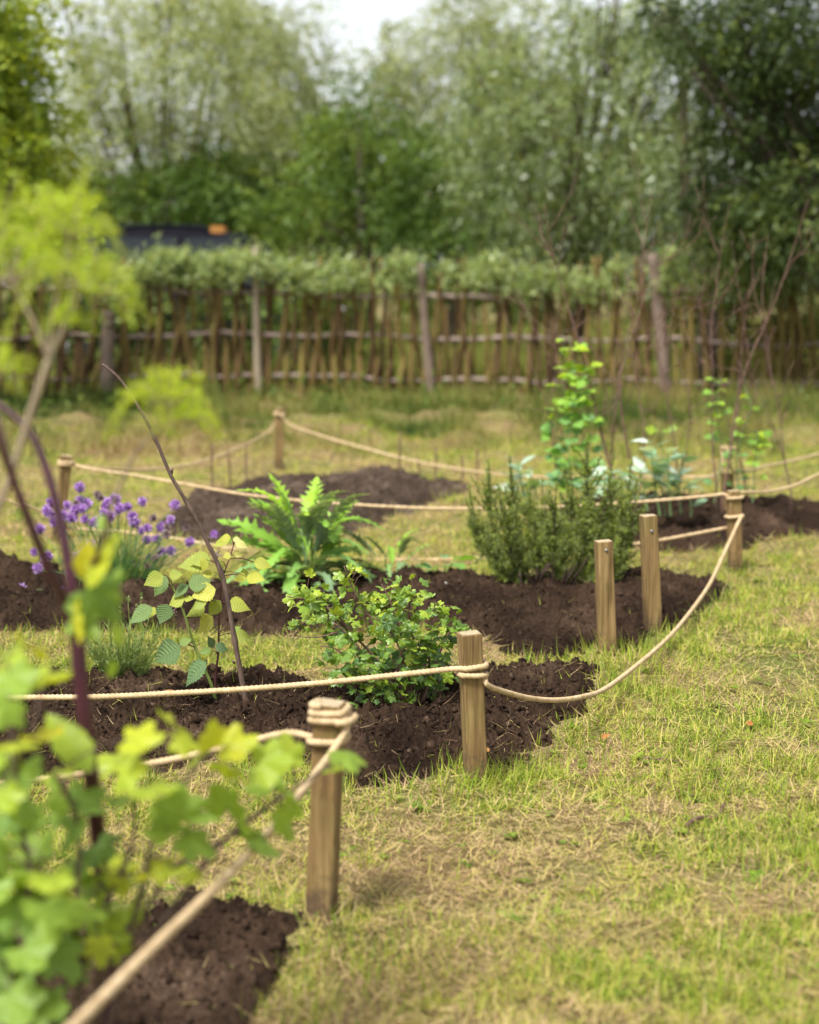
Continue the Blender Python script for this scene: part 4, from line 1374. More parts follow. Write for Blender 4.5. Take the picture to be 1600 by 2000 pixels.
# ------------------------------------------------------------------ black taxi beyond the fence
def make_cab():
    D = 23.0
    fr = P(492, 640, D)
    x1 = fr[0]                    # nose side lies to the right
    Ln = 4.6
    base = np.array([x1 + 1.25 - Ln / 2, D + 0.9, float(gz(x1, D))])
    paint = plain('black_paint', [(0.3, (0.008, 0.008, 0.012)), (0.7, (0.014, 0.014, 0.02))], (5, 5, 5), 0.6, 0.05, 0)
    glass = plain('dark_glass', [(0.3, (0.02, 0.024, 0.028)), (0.7, (0.03, 0.035, 0.04))], (5, 5, 5), 0.3, 0.15, 0)
    rubber = plain('tyre_rubber', [(0.3, (0.015, 0.015, 0.015)), (0.7, (0.03, 0.03, 0.03))], (20, 20, 20), 0.85, 0.2, 0.2)
    steel = plain('wheel_steel', [(0.3, (0.05, 0.05, 0.05)), (0.7, (0.09, 0.09, 0.09))], (5, 5, 5), 0.5, 0.5, 0)
    m, nt, out = newmat('amber_sign')
    e = nt.nodes.new('ShaderNodeBsdfPrincipled')
    e.inputs['Base Color'].default_value = (0.3, 0.13, 0.025, 1)
    e.inputs['Emission Color'].default_value = (1.0, 0.42, 0.05, 1)
    e.inputs['Emission Strength'].default_value = 0.02
    nt.links.new(e.outputs[0], out.inputs['Surface'])
    lampg = plain('headlight_glass', [(0.3, (0.6, 0.6, 0.6)), (0.7, (0.75, 0.75, 0.75))], (5, 5, 5), 0.1, 0.6, 0)
    t = thing('black_taxi', 'black taxi with amber roof sign parked behind the fence, only its roof showing', 'taxi', base)

    def W(q):
        return np.asarray(q, float) * np.array([1, 1, 1]) + base
    prof = [(-2.3, .4), (-2.32, .75), (-2.25, 1.08), (-2.05, 1.2), (-1.85, 1.7), (-1.65, 1.93), (-1.3, 2.03), (-.4, 2.06), (.36, 2.05), (.44, 1.95), (.85, 1.935), (1.08, 1.86), (1.5, 1.28), (1.62, 1.22), (2.2, 1.1), (2.3, .85), (2.32, .4)]
    # wheel arches cut in the sill line
    sill = []
    for cx in (1.5, -1.45):
        sill += [(cx + .42 * math.cos(a), .34 + .42 * math.sin(a)) for a in np.linspace(0.15, math.pi - .15, 9)]
    prof = prof + sill
    n = len(prof)
    rows = []
    for (yy, ins, tum) in ((-.86, .035, 1), (-.82, 0, 1), (.82, 0, 1), (.86, .035, 1)):
        row = []
        for (a, b) in prof:
            k = 1 - 0.13 * max(0, (b - 1.15)) / 0.9
            row.append((a * (1 - ins * .4), yy * k, b - (ins if b > 1.9 else 0)))
        rows.append(row)
    V = np.array([q for r_ in rows for q in r_]) + base
    L, N = [], []
    for r_ in range(3):
        for k in range(n):
            k2 = (k + 1) % n
            L += [r_ * n + k, r_ * n + k2, (r_ + 1) * n + k2, (r_ + 1) * n + k]
            N.append(4)
    L += list(range(n))[::-1] + [3 * n + k for k in range(n)]
    N += [n, n]
    g = Geo()
    g.add(V, L, N)
    g.build('body', paint, t, base, smooth=False)
    # side windows
    for sy in (-1, 1):
        for poly in ([(-1.75, 1.25), (-1.02, 1.25), (-1.02, 1.86), (-1.5, 1.86)], [(-.92, 1.25), (.05, 1.25), (.05, 1.88), (-.92, 1.88)], [(.15, 1.25), (1.3, 1.25), (.98, 1.72), (.8, 1.86), (.15, 1.88)]):
            f, bk = [], []
            for (a, b) in poly:
                k = 1 - 0.13 * max(0, (b - 1.15)) / 0.9
                f.append(W((a, sy * (.86 * k + .006), b)))
                bk.append(W((a, sy * (.86 * k - .02), b)))
            m_ = len(poly)
            g = Geo()
            LL = list(range(m_)) + list(range(2 * m_ - 1, m_ - 1, -1))
            NN = [m_, m_]
            for k in range(m_):
                k2 = (k + 1) % m_
                LL += [k, k2, m_ + k2, m_ + k]
                NN.append(4)
            g.add(np.array(f + bk), LL, NN)
            g.build('window', glass, t, base, smooth=False)
    g = Geo()
    q = [W((1.135, -.66, 1.80)), W((1.135, .66, 1.80)), W((1.50, .72, 1.30)), W((1.50, -.72, 1.30))]
    off = np.array([.012, 0, .008])
    g.add(np.array([a + off for a in q] + [a - off for a in q]), [0, 1, 2, 3, 7, 6, 5, 4, 0, 4, 5, 1, 1, 5, 6, 2, 2, 6, 7, 3, 3, 7, 4, 0], [4] * 6)
    g.build('windscreen', glass, t, base, smooth=False)
    for cx in (1.5, -1.45):
        for sy in (-1, 1):
            c = W((cx, sy * .74, .34))
            g = Geo()
            th = np.linspace(0, 2 * np.pi, 24, endpoint=False)
            pr = [(-.1, .22), (-.1, .31), (-.06, .34), (.06, .34), (.1, .31), (.1, .22)]
            V = np.array([[c[0] + r_ * math.cos(a), c[1] + o_, c[2] + r_ * math.sin(a)] for (o_, r_) in pr for a in th])
            L = []
            for i in range(5):
                for k in range(24):
                    k2 = (k + 1) % 24
                    L += [i * 24 + k, i * 24 + k2, (i + 1) * 24 + k2, (i + 1) * 24 + k]
            g.add(V, L, [4] * 120)
            wh = g.build('wheel', rubber, t, base)
            g = Geo()
            g.tube(np.array([c + (0, -.07, 0), c + (0, .07, 0)]), [.23, .23], 20)
            rm = g.build('rim', steel, wh, base)
    for sy in (-1, 1):
        g = Geo()
        g.tube(np.array([W((2.2, sy * .6, .86)), W((2.32, sy * .6, .86))]), [.11, .1], 16)
        g.build('headlight', lampg, t, base)
    # roof sign: amber box with a dark middle band
    g = Geo()
    xs, zs = (.50, .86), (2.0, 2.12)
    bx = np.array([W((a, b, c_)) for c_ in (1.94, 2.04) for (a, b) in ((.49, -.76), (.68, -.76), (.68, -.3), (.49, -.3))])
    bx[4:, 0] = bx[4:, 0] * .92 + bx[4:, 0].mean() * .08
    g.add(bx, [0, 3, 2, 1, 4, 5, 6, 7, 0, 1, 5, 4, 1, 2, 6, 5, 2, 3, 7, 6, 3, 0, 4, 7], [4] * 6)
    g.build('roof_sign', m, t, base, smooth=False)
    # gutter rails along the roof
    for sy in (-1, 1):
        g = Geo()
        g.tube(smooth_path([W((-1.6, sy * .76, 1.94)), W((-.4, sy * .755, 2.035)), W((.34, sy * .755, 2.02)), W((.5, sy * .76, 1.93))], 20), .018, 6)
        g.build('roof_gutter', paint, t, base)


make_cab()


# ------------------------------------------------------------------ gooseberry bush
def nearest_on(paths, p):
    a = np.vstack(paths)
    k = np.argmin(((a - p) ** 2).sum(1))
    return a[k]


def make_gooseberry():
    b = at(800, 1405)
    Y = b[1]
    b[2] = 0.0
    t = thing('gooseberry_bush', 'leafy green gooseberry bush with lobed leaves behind the taut rope', 'bush', b)
    bp = (800, 1412)
    canes = [[(800, 1412, 0), (770, 1330, -.02), (700, 1250, -.03), (620, 1180, -.04), (560, 1165, -.05)],
             [(805, 1412, 0), (775, 1320, .02), (730, 1220, .03), (690, 1150, .02), (672, 1105, .02)],
             [(805, 1412, 0), (800, 1320, -.03), (780, 1230, -.06), (760, 1170, -.08), (745, 1140, -.08)],
             [(810, 1412, 0), (815, 1300, .03), (800, 1200, .06), (805, 1140, .05)],
             [(810, 1412, 0), (835, 1330, 0), (840, 1240, -.02), (850, 1175, -.03)],
             [(800, 1412, 0), (760, 1360, -.06), (700, 1320, -.1), (660, 1270, -.12), (625, 1262, -.14)],
             [(800, 1412, 0), (760, 1385, -.05), (710, 1365, -.1), (690, 1345, -.12)],
             [(810, 1412, 0), (845, 1360, .05), (860, 1310, .09), (845, 1260, .1)],
             [(800, 1412, 0), (740, 1320, .08), (670, 1230, .12), (620, 1210, .14), (575, 1225, .1)],
             [(812, 1412, 0), (850, 1300, -.04), (875, 1240, -.05), (900, 1205, -.05)],
             [(800, 1412, 0), (790, 1300, -.1), (760, 1230, -.13), (700, 1190, -.14)],
             [(800, 1412, 0), (780, 1370, -.09), (760, 1330, -.14), (740, 1290, -.16)],
             [(700, 1250, -.03), (650, 1195, -.06), (600, 1160, -.02), (590, 1140, 0)],
             [(730, 1220, .03), (770, 1165, .08), (800, 1150, .1)]]
    gs, gl = Geo(), Geo()
    T1 = [T_lobed(cup=c_, ripple=r_, teeth=.06, sharp=.28, pk=31) for c_, r_ in ((.25, .1), (-.1, .12), (.4, .06))]
    pos, nrm, dirs, tint, size = [], [], [], [], []
    for ci, cpx in enumerate(canes):
        pts = smooth_path([P(a, c_, Y + dy) for a, c_, dy in cpx], 30)
        gs.tube(pts, np.linspace(0.0055, 0.0016, 30), 6)
        nlv = 58
        for k in range(nlv):
            f = rng.uniform(0.3, 1.0) ** 0.8
            p0 = pts[min(29, int(f * 29))]
            off = rdir(1)[0] * np.array([1, 1.2, .8]) * rng.uniform(0.008, 0.07)
            q = p0 + off
            if rng.random() < 0.3:
                gs.tube(np.array([p0, (p0 + q) / 2 + UP * .004, q]), [.0009, .0008, .0006], 4)
            pos.append(q)
            dirs.append(norm(off + np.array([0, 0, -0.006]) + rng.normal(0, .012, 3)))
            nrm.append(UP * 0.75 + rng.normal(0, .45, 3) + np.array([0, -.35, 0]))
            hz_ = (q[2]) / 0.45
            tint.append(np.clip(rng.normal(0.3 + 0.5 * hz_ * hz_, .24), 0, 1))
            size.append(rng.uniform(0.013, 0.029))
    pos, dirs, nrm, tint, size = map(np.array, (pos, dirs, nrm, tint, size))
    kp = pos[:, 2] > 0.03
    pos, dirs, nrm, tint, size = pos[kp], dirs[kp], nrm[kp], tint[kp], size[kp]
    Rm = frames(dirs, nrm)
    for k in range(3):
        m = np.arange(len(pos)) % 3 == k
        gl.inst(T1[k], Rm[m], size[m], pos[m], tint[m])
    # bare side spur at the left
    gs.tube(smooth_path([P(660, 1235, Y - .1), P(615, 1245, Y - .12), P(560, 1240, Y - .14)], 12), np.linspace(.003, .001, 12), 5)
    for _ in range(9):
        a = P(575 + rng.normal(0, 10), 1242, Y - .135)
        gs.tube(np.array([a, a + rng.normal(0, .012, 3) + np.array([-.012, 0, .006])]), [.0012, .0006], 4)
    gs.build('branches', MAT['twig'], t, b)
    gl.build('foliage', MAT['goose'], t, b)


make_gooseberry()


# ------------------------------------------------------------------ raspberry plant and bare cane
def crop3(x, y):
    return 150 + x / 3.556, 1000 + y / 3.556


def make_raspberry():
    b = at(424, 1402)
    Y = b[1]
    t = thing('raspberry_plant', 'young raspberry plant with veined yellow and green leaves beside the bare cane', 'plant', b)
    g1, g2, gl, gb = Geo(), Geo(), Geo(), Geo()
    st = [crop3(*q) for q in ((1010, 1500), (985, 1380), (930, 1190), (850, 1010), (800, 880), (745, 700), (690, 570), (640, 470))]
    p1 = smooth_path([P(*q, Y + .01 * k) for k, q in enumerate(st)], 40)
    p1[0][2] = -0.02
    g1.tube(p1, np.linspace(.006, .0026, 40), 8)
    st = [crop3(*q) for q in ((1000, 1470), (965, 1250), (970, 1100), (985, 950), (990, 700), (1010, 480), (1065, 310), (1090, 230))]
    p2 = smooth_path([P(*q, Y + .04) for q in st], 40)
    p2[0][2] = -0.02
    g2.tube(p2, np.linspace(.0042, .0016, 40), 7)
    paths = [p1, p2]
    leaves = [((600, 440), (465, 505), .62), ((630, 450), (515, 575), .2), ((640, 440), (735, 437), .6), ((775, 510), (930, 470), .22), ((775, 510), (660, 578), .15), ((965, 535), (800, 600), .85), ((750, 590), (632, 645), .7),
              ((905, 620), (785, 655), .55), ((630, 640), (575, 778), .12), ((525, 662), (357, 765), .2), ((945, 725), (835, 830), .85), ((890, 665), (765, 735), .6), ((1000, 618), (910, 720), .62), ((1050, 635), (1207, 655), .72),
              ((1095, 850), (1208, 885), .62), ((1080, 830), (1135, 798), .5), ((960, 930), (1058, 955), .05), ((950, 940), (905, 865), .05), ((930, 960), (845, 975), .3), ((720, 935), (520, 1030), .12), ((700, 915), (695, 985), .1),
              ((715, 920), (795, 880), .35), ((900, 1045), (728, 1180), .05), ((890, 1040), (905, 1060), .05), ((1180, 450), (1305, 465), .8), ((1180, 450), (1090, 465), .78), ((1170, 440), (1155, 388), .6), ((1230, 345), (1355, 380), .75), ((1230, 350), (1190, 335), .5),
              ((1090, 300), (1160, 300), .9), ((1070, 300), (1015, 310), .85), ((1070, 175), (985, 190), .8), ((1070, 180), (955, 245), .7), ((1085, 190), (1140, 195), 1.0), ((1100, 215), (1190, 235), 1.0), ((930, 335), (712, 395), .62),
              ((900, 330), (865, 415), .8), ((930, 330), (780, 330), .6), ((950, 415), (870, 462), .75), ((1000, 340), (960, 365), .5), ((540, 660), (490, 735), .75), ((745, 600), (810, 610), .7), ((930, 790), (960, 810), .8)]
    Tv = [T_ovate(0.37, 22, .06, .3, c_, .33, .1, 1.35) for c_ in (.12, .3, -.1)]
    D = []
    for k, (a, c_, tn) in enumerate(leaves):
        dy = rng.uniform(-.05, .06)
        p0 = P(*crop3(*a), Y + dy)
        p1_ = P(*crop3(*c_), Y + dy + rng.uniform(-.02, .012))
        dr = p1_ - p0
        ln = np.linalg.norm(dr)
        hint = np.array([rng.normal(0, .3), -rng.uniform(.45, 1.0), rng.uniform(.45, 1.0)])
        ln *= 1.03
        s = np.array([[max(ln, .03) * rng.uniform(.95, 1.2), ln, ln]])
        gl.inst(Tv[k % 3], frames(dr[None], hint[None]), s, p0[None], [tn * .92])
        q = nearest_on(paths, p0 + np.array([0, 0, -0.02]))
        g2.tube(smooth_path([q, (p0 + q) / 2 + UP * .006, p0], 8), np.linspace(.0013, .0008, 8), 5)
    # bud clusters
    for (x, y, n) in ((980, 285, 16), (670, 690, 16), (990, 400, 6), (960, 790, 6)):
        c = P(*crop3(x, y), Y + .01)
        q = rng.normal(size=(n, 3)) * .0065 + c
        gb = Geo()
        gb.inst(T_blob(3, 1), frames(rdir(n), rdir(n)), rng.uniform(.002, .0042, n), q, rng.uniform(0, .5, n))
        d = rdir(n * 3)
        gb.inst(T_strip(.5, .2, 2), frames(d, rdir(n * 3)), np.stack([np.full(n * 3, .0009), np.full(n * 3, .008), np.full(n * 3, .008)], -1), np.repeat(q, 3, 0), .5)
        gb.build('bud_cluster', MAT['fadedflower'], t, b)
    g1.build('green_stem', MAT['greenstem'], t, b)
    g2.build('red_stem', MAT['redstem'], t, b)
    gl.build('leaves', MAT['rasp'], t, b)


make_raspberry()


def make_cane():
    b = at(491, 1432)
    Y = b[1]
    g = Geo()
    pp = [(491, 1440), (480, 1370), (462, 1270), (448, 1190), (436, 1130), (418, 1085), (405, 1060), (388, 1020), (352, 960), (332, 925), (300, 850), (262, 780), (232, 738), (200, 711)]
    pts = smooth_path([P(a, c, Y - .002 * k) for k, (a, c) in enumerate(pp)], 70)
    r = np.linspace(.0085, .0035, 70)
    for f in (.25, .42, .6, .78):
        r = r + .002 * np.exp(-((np.linspace(0, 1, 70) - f) / .012) ** 2)
    g.tube(pts, r, 10)
    for (a, c, dx, dy) in ((406, 1062, 2, -14), (335, 925, 2, -10), (420, 1138, -8, -6), (458, 1295, -4, -4)):
        p = P(a, c, Y - .004)
        q = P(a + dx, c + dy, Y - .01)
        g.tube(np.array([p, q]), [.0042, .003], 7)
    tag(g.build('bare_cane', MAT['cane'], None, b), 'long bare brown cane leaning left out of the middle bed', 'cane')


make_cane()


# ------------------------------------------------------------------ lavender
def make_lavender():
    b = at(242, 1335)
    Y = b[1]
    t = thing('lavender_plant', 'small lavender clump with narrow leaves, left of the raspberry', 'plant', b)
    gl, gs = Geo(), Geo()
    T = T_strip(.5, .5, 2)
    n = 130
    for k in range(n):
        a = rng.uniform(0, 6.283)
        sp = rng.random() ** .7
        p0 = b + np.array([math.cos(a) * .05 * sp, math.sin(a) * .05 * sp, 0])
        L = rng.uniform(.08, .19)
        d = norm(np.array([math.cos(a) * sp * .75, math.sin(a) * sp * .75, 1.0]))
        pts = smooth_path([p0, p0 + d * L * .5 + UP * .01, p0 + d * L + UP * .015], 8)
        gs.tube(pts, np.linspace(.0016, .0008, 8), 4)
        m = 16
        f = rng.uniform(.15, 1, m)
        pos = np.stack([np.interp(f, np.linspace(0, 1, 8), pts[:, j]) for j in range(3)], -1)
        dr = d * .9 + rdir(m) * .7
        gl.inst(T, frames(dr, rdir(m)), np.stack([np.full(m, .0028), rng.uniform(.018, .042, m), rng.uniform(.018, .042, m)], -1), pos, np.clip(rng.normal(.25 + .5 * f, .15), 0, 1))
    for (x0, x, y) in ((235, 235, 1195), (255, 250, 1175), (262, 276, 1168), (258, 268, 1190), (275, 300, 1240), (278, 308, 1235), (285, 290, 1262), (262, 292, 1205), (220, 214, 1215)):
        p0, p1 = P(x0, 1290, Y), P(x, y, Y + rng.normal(0, .04))
        pts = smooth_path([p0, (p0 + p1) / 2 + rng.normal(0, .004, 3), p1], 10)
        gs.tube(pts, .0011, 5)
        m = 22
        q = p1 + np.stack([rng.normal(0, .002, m), rng.normal(0, .002, m), rng.uniform(-.006, .016, m)], -1)
        gf = Geo()
        gf.inst(T_diamond(.4), frames(rdir(m) * .6 + UP, rdir(m)), .007, q, rng.uniform(.4, 1, m))
        gf.build('flower_spike', MAT['lavender'], t, b)
    gs.build('stems', MAT['greenstem'], t, b)
    gl.build('foliage', MAT['lavender'], t, b)


make_lavender()


# ------------------------------------------------------------------ chives
def make_chives():
    b = at(235, 1165)
    Y = b[1]
    t = thing('chive_plant', 'clump of chives with round purple flower heads', 'plant', b)
    gl, gs = Geo(), Geo()
    fresh = [(550, 895), (355, 1005), (325, 1060), (360, 1085), (465, 1020), (520, 1055), (605, 1010), (560, 990), (745, 1000), (797, 980), (830, 1040), (720, 1085), (760, 1095), (885, 1035), (990, 995), (920, 1100), (935, 1140),
             (1215, 1020), (1185, 1120), (1025, 1180), (985, 1195), (1125, 1175), (1090, 1255), (1490, 1225), (1320, 1275), (1115, 1345), (1185, 1335), (1045, 1390), (1020, 1260), (275, 1190), (240, 1345), (325, 1380), (265, 1455),
             (495, 1495), (585, 1345), (530, 1380), (630, 1285), (735, 1030), (575, 1040), (500, 1110), (660, 1140), (375, 1140), (440, 1090), (590, 1120), (145, 1605), (155, 1640), (190, 1645), (430, 1650)]
    faded = [(675, 945), (697, 967), (1065, 1110), (1295, 1175), (1155, 1225), (885, 1440), (927, 1430), (930, 1485), (903, 1520), (1025, 1440), (695, 1535), (1160, 1172), (1075, 1385), (640, 1142), (530, 1010), (985, 1600)]

    def headmesh(seed, mt, up=0.25):
        g = Geo()
        rs = np.random.default_rng(seed)
        n = 90
        d = norm(rs.normal(size=(n, 3)) + np.array([0, 0, up]))
        g.inst(T_diamond(.3, .4), frames(d, norm(rs.normal(size=(n, 3)))), rs.uniform(.75, 1.08, n), np.zeros((n, 3)), rs.uniform(0, 1, n))
        g.add(T_blob(seed, 1)['v'] * .6, T_blob(seed, 1)['l'], T_blob(seed, 1)['n'], .1)
        o = g.build('flower_head', mt, t, (0, 0, 0))
        return o
    protos = [headmesh(1, MAT['chiveflower']), headmesh(2, MAT['chiveflower'], .6), headmesh(3, MAT['fadedflower'])]
    used = set()
    for fl, kind in ((fresh, 0), (faded, 2)):
        for k, (x, y) in enumerate(fl):
            px, py = x / 3.556, 700 + y / 3.556
            low = py > 1145
            p = P(px, py, Y + (rng.uniform(-.14, .14) if not low else -.1))
            p[2] = max(p[2], .03)
            pi = kind if kind == 2 else k % 2
            o = protos[pi]
            if pi in used:
                o = o.copy()
                COL.objects.link(o)
                o.parent = t
            used.add(pi)
            o.location = p - b
            s = rng.uniform(.022, .03) * (0.8 if kind == 2 else 1)
            o.scale = (s, s, s)
            o.rotation_euler = (rng.normal(0, .3), rng.normal(0, .3), rng.uniform(0, 6))
            base = b + np.array([rng.normal(0, .05), rng.normal(0, .05), 0]) + np.array([(p[0] - b[0]) * .25, 0, 0])
            mid = base * .45 + p * .55 + np.array([(base[0] - p[0]) * .12, 0, .02])
            gs.tube(smooth_path([base, mid, p - UP * .006], 12), np.linspace(.0024, .0015, 12), 5, rng.uniform(.1, .7))
    n = 330
    for k in range(n):
        a = rng.uniform(0, 6.283)
        sp = rng.random() ** .6
        base = b + np.array([math.cos(a) * .1 * sp, math.sin(a) * .08 * sp, 0])
        L = rng.uniform(.14, .33)
        d = np.array([math.cos(a) * sp * .85, math.sin(a) * sp * .7, 1])
        d = d / np.linalg.norm(d)
        p2 = base + d * L
        p2[2] -= L * .2 * sp * sp
        gl.tube(smooth_path([base, base + d * L * .5 + UP * .02 * sp, p2], 8), np.linspace(.0026, .0008, 8), 5, np.clip(rng.normal(.4, .2), 0, 1) if rng.random() < .88 else 1.0)
    gl.build('foliage', MAT['chive'], t, b)
    gs.build('flower_stalks', MAT['chive'], t, b)


make_chives()


# ------------------------------------------------------------------ artichoke plants
PIN = [T_pinnate(7, bd, .17, s) for s, bd in enumerate((.35, .7, 1.1, 1.5))]


def make_artichoke(label, base_px, n, hmin, hmax, spread, extra=None, tl=0.0):
    b = at(*base_px)
    t = thing('artichoke_plant', label, 'plant', b)
    gl, gs = Geo(), Geo()
    for k in range(n):
        a = k * 2.399 + rng.normal(0, .3)
        f = (k + .5) / n                                # from the foot up the leafy stems
        el_ = R(12 + 62 * f ** 1.1 + rng.normal(0, 11)) * spread
        d = np.array([math.cos(a) * math.cos(el_), math.sin(a) * math.cos(el_), math.sin(el_)])
        L = rng.uniform(hmin, hmax) * (1.05 - .25 * f)
        T = PIN[min(3, int(rng.integers(0, 3) + 1.6 * (1 - f)))]
        out = np.array([math.cos(a), math.sin(a), 0])
        base = b + out * rng.uniform(.01, .05) * (1 + f) + UP * (hmax * .72 * f * rng.uniform(.7, 1.0))
        if k % 4 == 0:
            gs.tube(smooth_path([b + out * .01, (b + base) / 2 + out * .012, base], 8), np.linspace(.006, .004, 8), 6)
        hint = UP * math.cos(el_) - out * math.sin(el_) + rng.normal(0, .35, 3)
        gl.inst(T, frames(d[None], hint[None]), np.array([[L * rng.uniform(1.0, 1.35), L, L]]), base[None], [np.clip(.05 + .75 * f + rng.normal(0, .14) + tl, 0, 1)])
    gs.build('stem', MAT['greenstem'], t, b)
    gl.build('leaves', MAT['artichoke'], t, b)
    return t


make_artichoke('large artichoke plant with long deeply cut leaves behind the gooseberry', (600, 1152), 72, .25, .40, 1.0)
make_artichoke('young artichoke plant with a few arching leaves, right of the large one', (765, 1140), 14, .14, .25, .9, tl=-.1)


def make_seedling(name, label, px, n, L, mat, Tm, h):
    b = at(*px)
    t = thing(name, label, 'plant', b)
    gl, gs = Geo(), Geo()
    for k in range(n):
        a = k * 2.4 + rng.normal(0, .3)
        e = b + np.array([math.cos(a) * h * .5, math.sin(a) * h * .5, h * rng.uniform(.4, 1)])
        gs.tube(smooth_path([b, (b + e) / 2 + UP * h * .15, e], 8), np.linspace(.004, .002, 8), 5)
        d = np.array([math.cos(a), math.sin(a), rng.uniform(.0, .7)])
        gl.inst(Tm, frames(d[None], (UP + rng.normal(0, .3, 3))[None]), L * rng.uniform(.7, 1.2), e[None], [rng.uniform(.1, .5)])
    gs.build('stems', MAT['greenstem'], t, b)
    gl.build('leaves', mat, t, b)


ov = T_ovate(.4, 8, 0, .2, .3, .42, .1)
make_seedling('young_plant', 'small broad leaved seedling left of the rosemary', (868, 1142), 9, .085, MAT['pea'], ov, .11)
make_seedling('young_plant', 'small broad leaved seedling at the foot of the rosemary', (1000, 1150), 6, .07, MAT['pea'], ov, .07)


# ------------------------------------------------------------------ rosemary
def make_rosemary():
    b = at(1075, 1160)
    Y = b[1]
    t = thing('rosemary_bush', 'bushy grey green rosemary with upright needle sprigs', 'bush', b)
    gs, gl = Geo(), Geo()
    T = T_strip(.5, .4, 2)
    mains = [(955, 955), (985, 1010), (1035, 985), (1085, 990), (1150, 915), (1190, 940), (1228, 965), (1242, 1005), (935, 1050), (965, 1085), (1235, 1060), (1205, 1020), (1105, 1040), (1045, 1065), (1150, 1010),
             (1010, 1100), (1090, 1105), (1170, 1080), (1130, 1110), (1200, 1100), (1060, 1020), (1120, 960), (925, 1010), (1000, 960)]
    for (tx, ty) in mains:
        yy = Y + rng.normal(0, .13)
        e = P(tx, ty, yy)
        base = b + np.array([(e[0] - b[0]) * rng.uniform(.1, .3), (yy - Y) * .3, 0.0])
        low = base * .5 + e * .5 + np.array([(e[0] - b[0]) * .2, 0, -.015])
        main = smooth_path([base, low, e], 30)
        gs.tube(main, np.linspace(.0055, .002, 30), 6)
        axis = norm(main[-1] - main[-8])
        tone = rng.normal(0, .12)
        for q in range(32):
            f0 = rng.uniform(.35, 1.0) if q else .97
            p0 = main[int(f0 * 29)]
            d = norm(axis * rng.uniform(.3, 1.0) + rdir(1)[0] * .9 + UP * .3)
            L = rng.uniform(.05, .11)
            if q < 3:
                d = norm(axis * .6 + UP * .6 + rdir(1)[0] * .2)
                L = rng.uniform(.09, .17)
            pts = smooth_path([p0, p0 + d * L * .5, p0 + d * L + UP * L * .22], 14)
            gs.tube(pts, np.linspace(.002, .001, 14), 4)
            m = int(620 * L) + 14
            f = rng.uniform(0, 1, m)
            pos = np.stack([np.interp(f, np.linspace(0, 1, 14), pts[:, j]) for j in range(3)], -1)
            ax = norm(pts[-1] - pts[3])
            dr = ax * rng.uniform(.1, .8, (m, 1)) + rdir(m) * .9
            ln = rng.uniform(.016, .034, m) * (1.1 - .55 * f)
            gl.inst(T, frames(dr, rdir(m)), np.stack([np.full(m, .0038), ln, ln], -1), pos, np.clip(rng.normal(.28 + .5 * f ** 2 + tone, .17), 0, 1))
    # old gnarled wood at the foot
    for k in range(9):
        a = b + np.array([rng.normal(0, .05), rng.normal(0, .04), -.01])
        c = a + np.array([rng.normal(0, .1), rng.normal(-.03, .06), rng.uniform(.08, .18)])
        gs.tube(smooth_path([a, (a + c) / 2 + rng.normal(0, .025, 3), c], 14), np.linspace(.009, .004, 14), 6)
    gs.build('stems', MAT['cane'], t, b)
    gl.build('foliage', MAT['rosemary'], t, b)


make_rosemary()


# ------------------------------------------------------------------ peas, beans and pea sticks
def make_pea(label, stems, Y, nl, size):
    b = P(stems[0][0][0], stems[0][0][1], Y)
    b[2] = 0.02
    t = thing('pea_plant', label, 'plant', b)
    gs, gl = Geo(), Geo()
    T = [T_ovate(.42, 8, 0, .2, c_, .42, .08) for c_ in (.1, .35)]
    for st in stems:
        pts = smooth_path([P(x, y, Y + rng.normal(0, .04)) for x, y in st], 40)
        gs.tube(pts, np.linspace(.0045, .002, 40), 6)
        for k in range(nl):
            f = rng.uniform(.12, 1)
            p = pts[int(f * 39)]
            a = rng.uniform(0, 6.283)
            d = np.array([math.cos(a), math.sin(a), rng.uniform(-.2, .6)])
            for sg in (-1, 1):
                d2 = d + np.array([-d[1], d[0], 0]) * .7 * sg
                gl.inst(T[k % 2], frames(d2[None], (UP + rng.normal(0, .5, 3) + np.array([0, -.5, 0]))[None]), size * rng.uniform(.65, 1.15), (p + d * rng.uniform(.01, .05))[None], [np.clip(rng.normal(.2 + .6 * f, .18), 0, 1)])
            if rng.random() < .35:
                gs.tube(smooth_path([p, p + d * .06, p + d * .1 + rng.normal(0, .02, 3)], 8), .0009, 4)
    gs.build('stem', MAT['bluestem'], t, b)
    gl.build('leaves', MAT['pea'], t, b)


make_pea('tall bright pea plant climbing pea sticks behind the rosemary', [[(1120, 985), (1110, 860), (1125, 750), (1112, 655)], [(1140, 985), (1150, 870), (1135, 780), (1140, 715)], [(1100, 985), (1085, 870), (1100, 780), (1095, 725)]], 8.9, 40, .066)
make_pea('slender pea plant standing just behind the post that joins several ropes', [[(1395, 985), (1410, 880), (1400, 800), (1408, 735)]], 9.1, 17, .058)
make_pea('slender two stemmed pea plant right of the post that joins several ropes', [[(1445, 985), (1440, 890), (1465, 800), (1455, 755)], [(1470, 985), (1475, 900), (1480, 840)]], 9.0, 14, .056)
make_pea('small pea plant behind the pale broad beans', [[(1300, 960), (1295, 890), (1290, 815)]], 9.4, 8, .06)


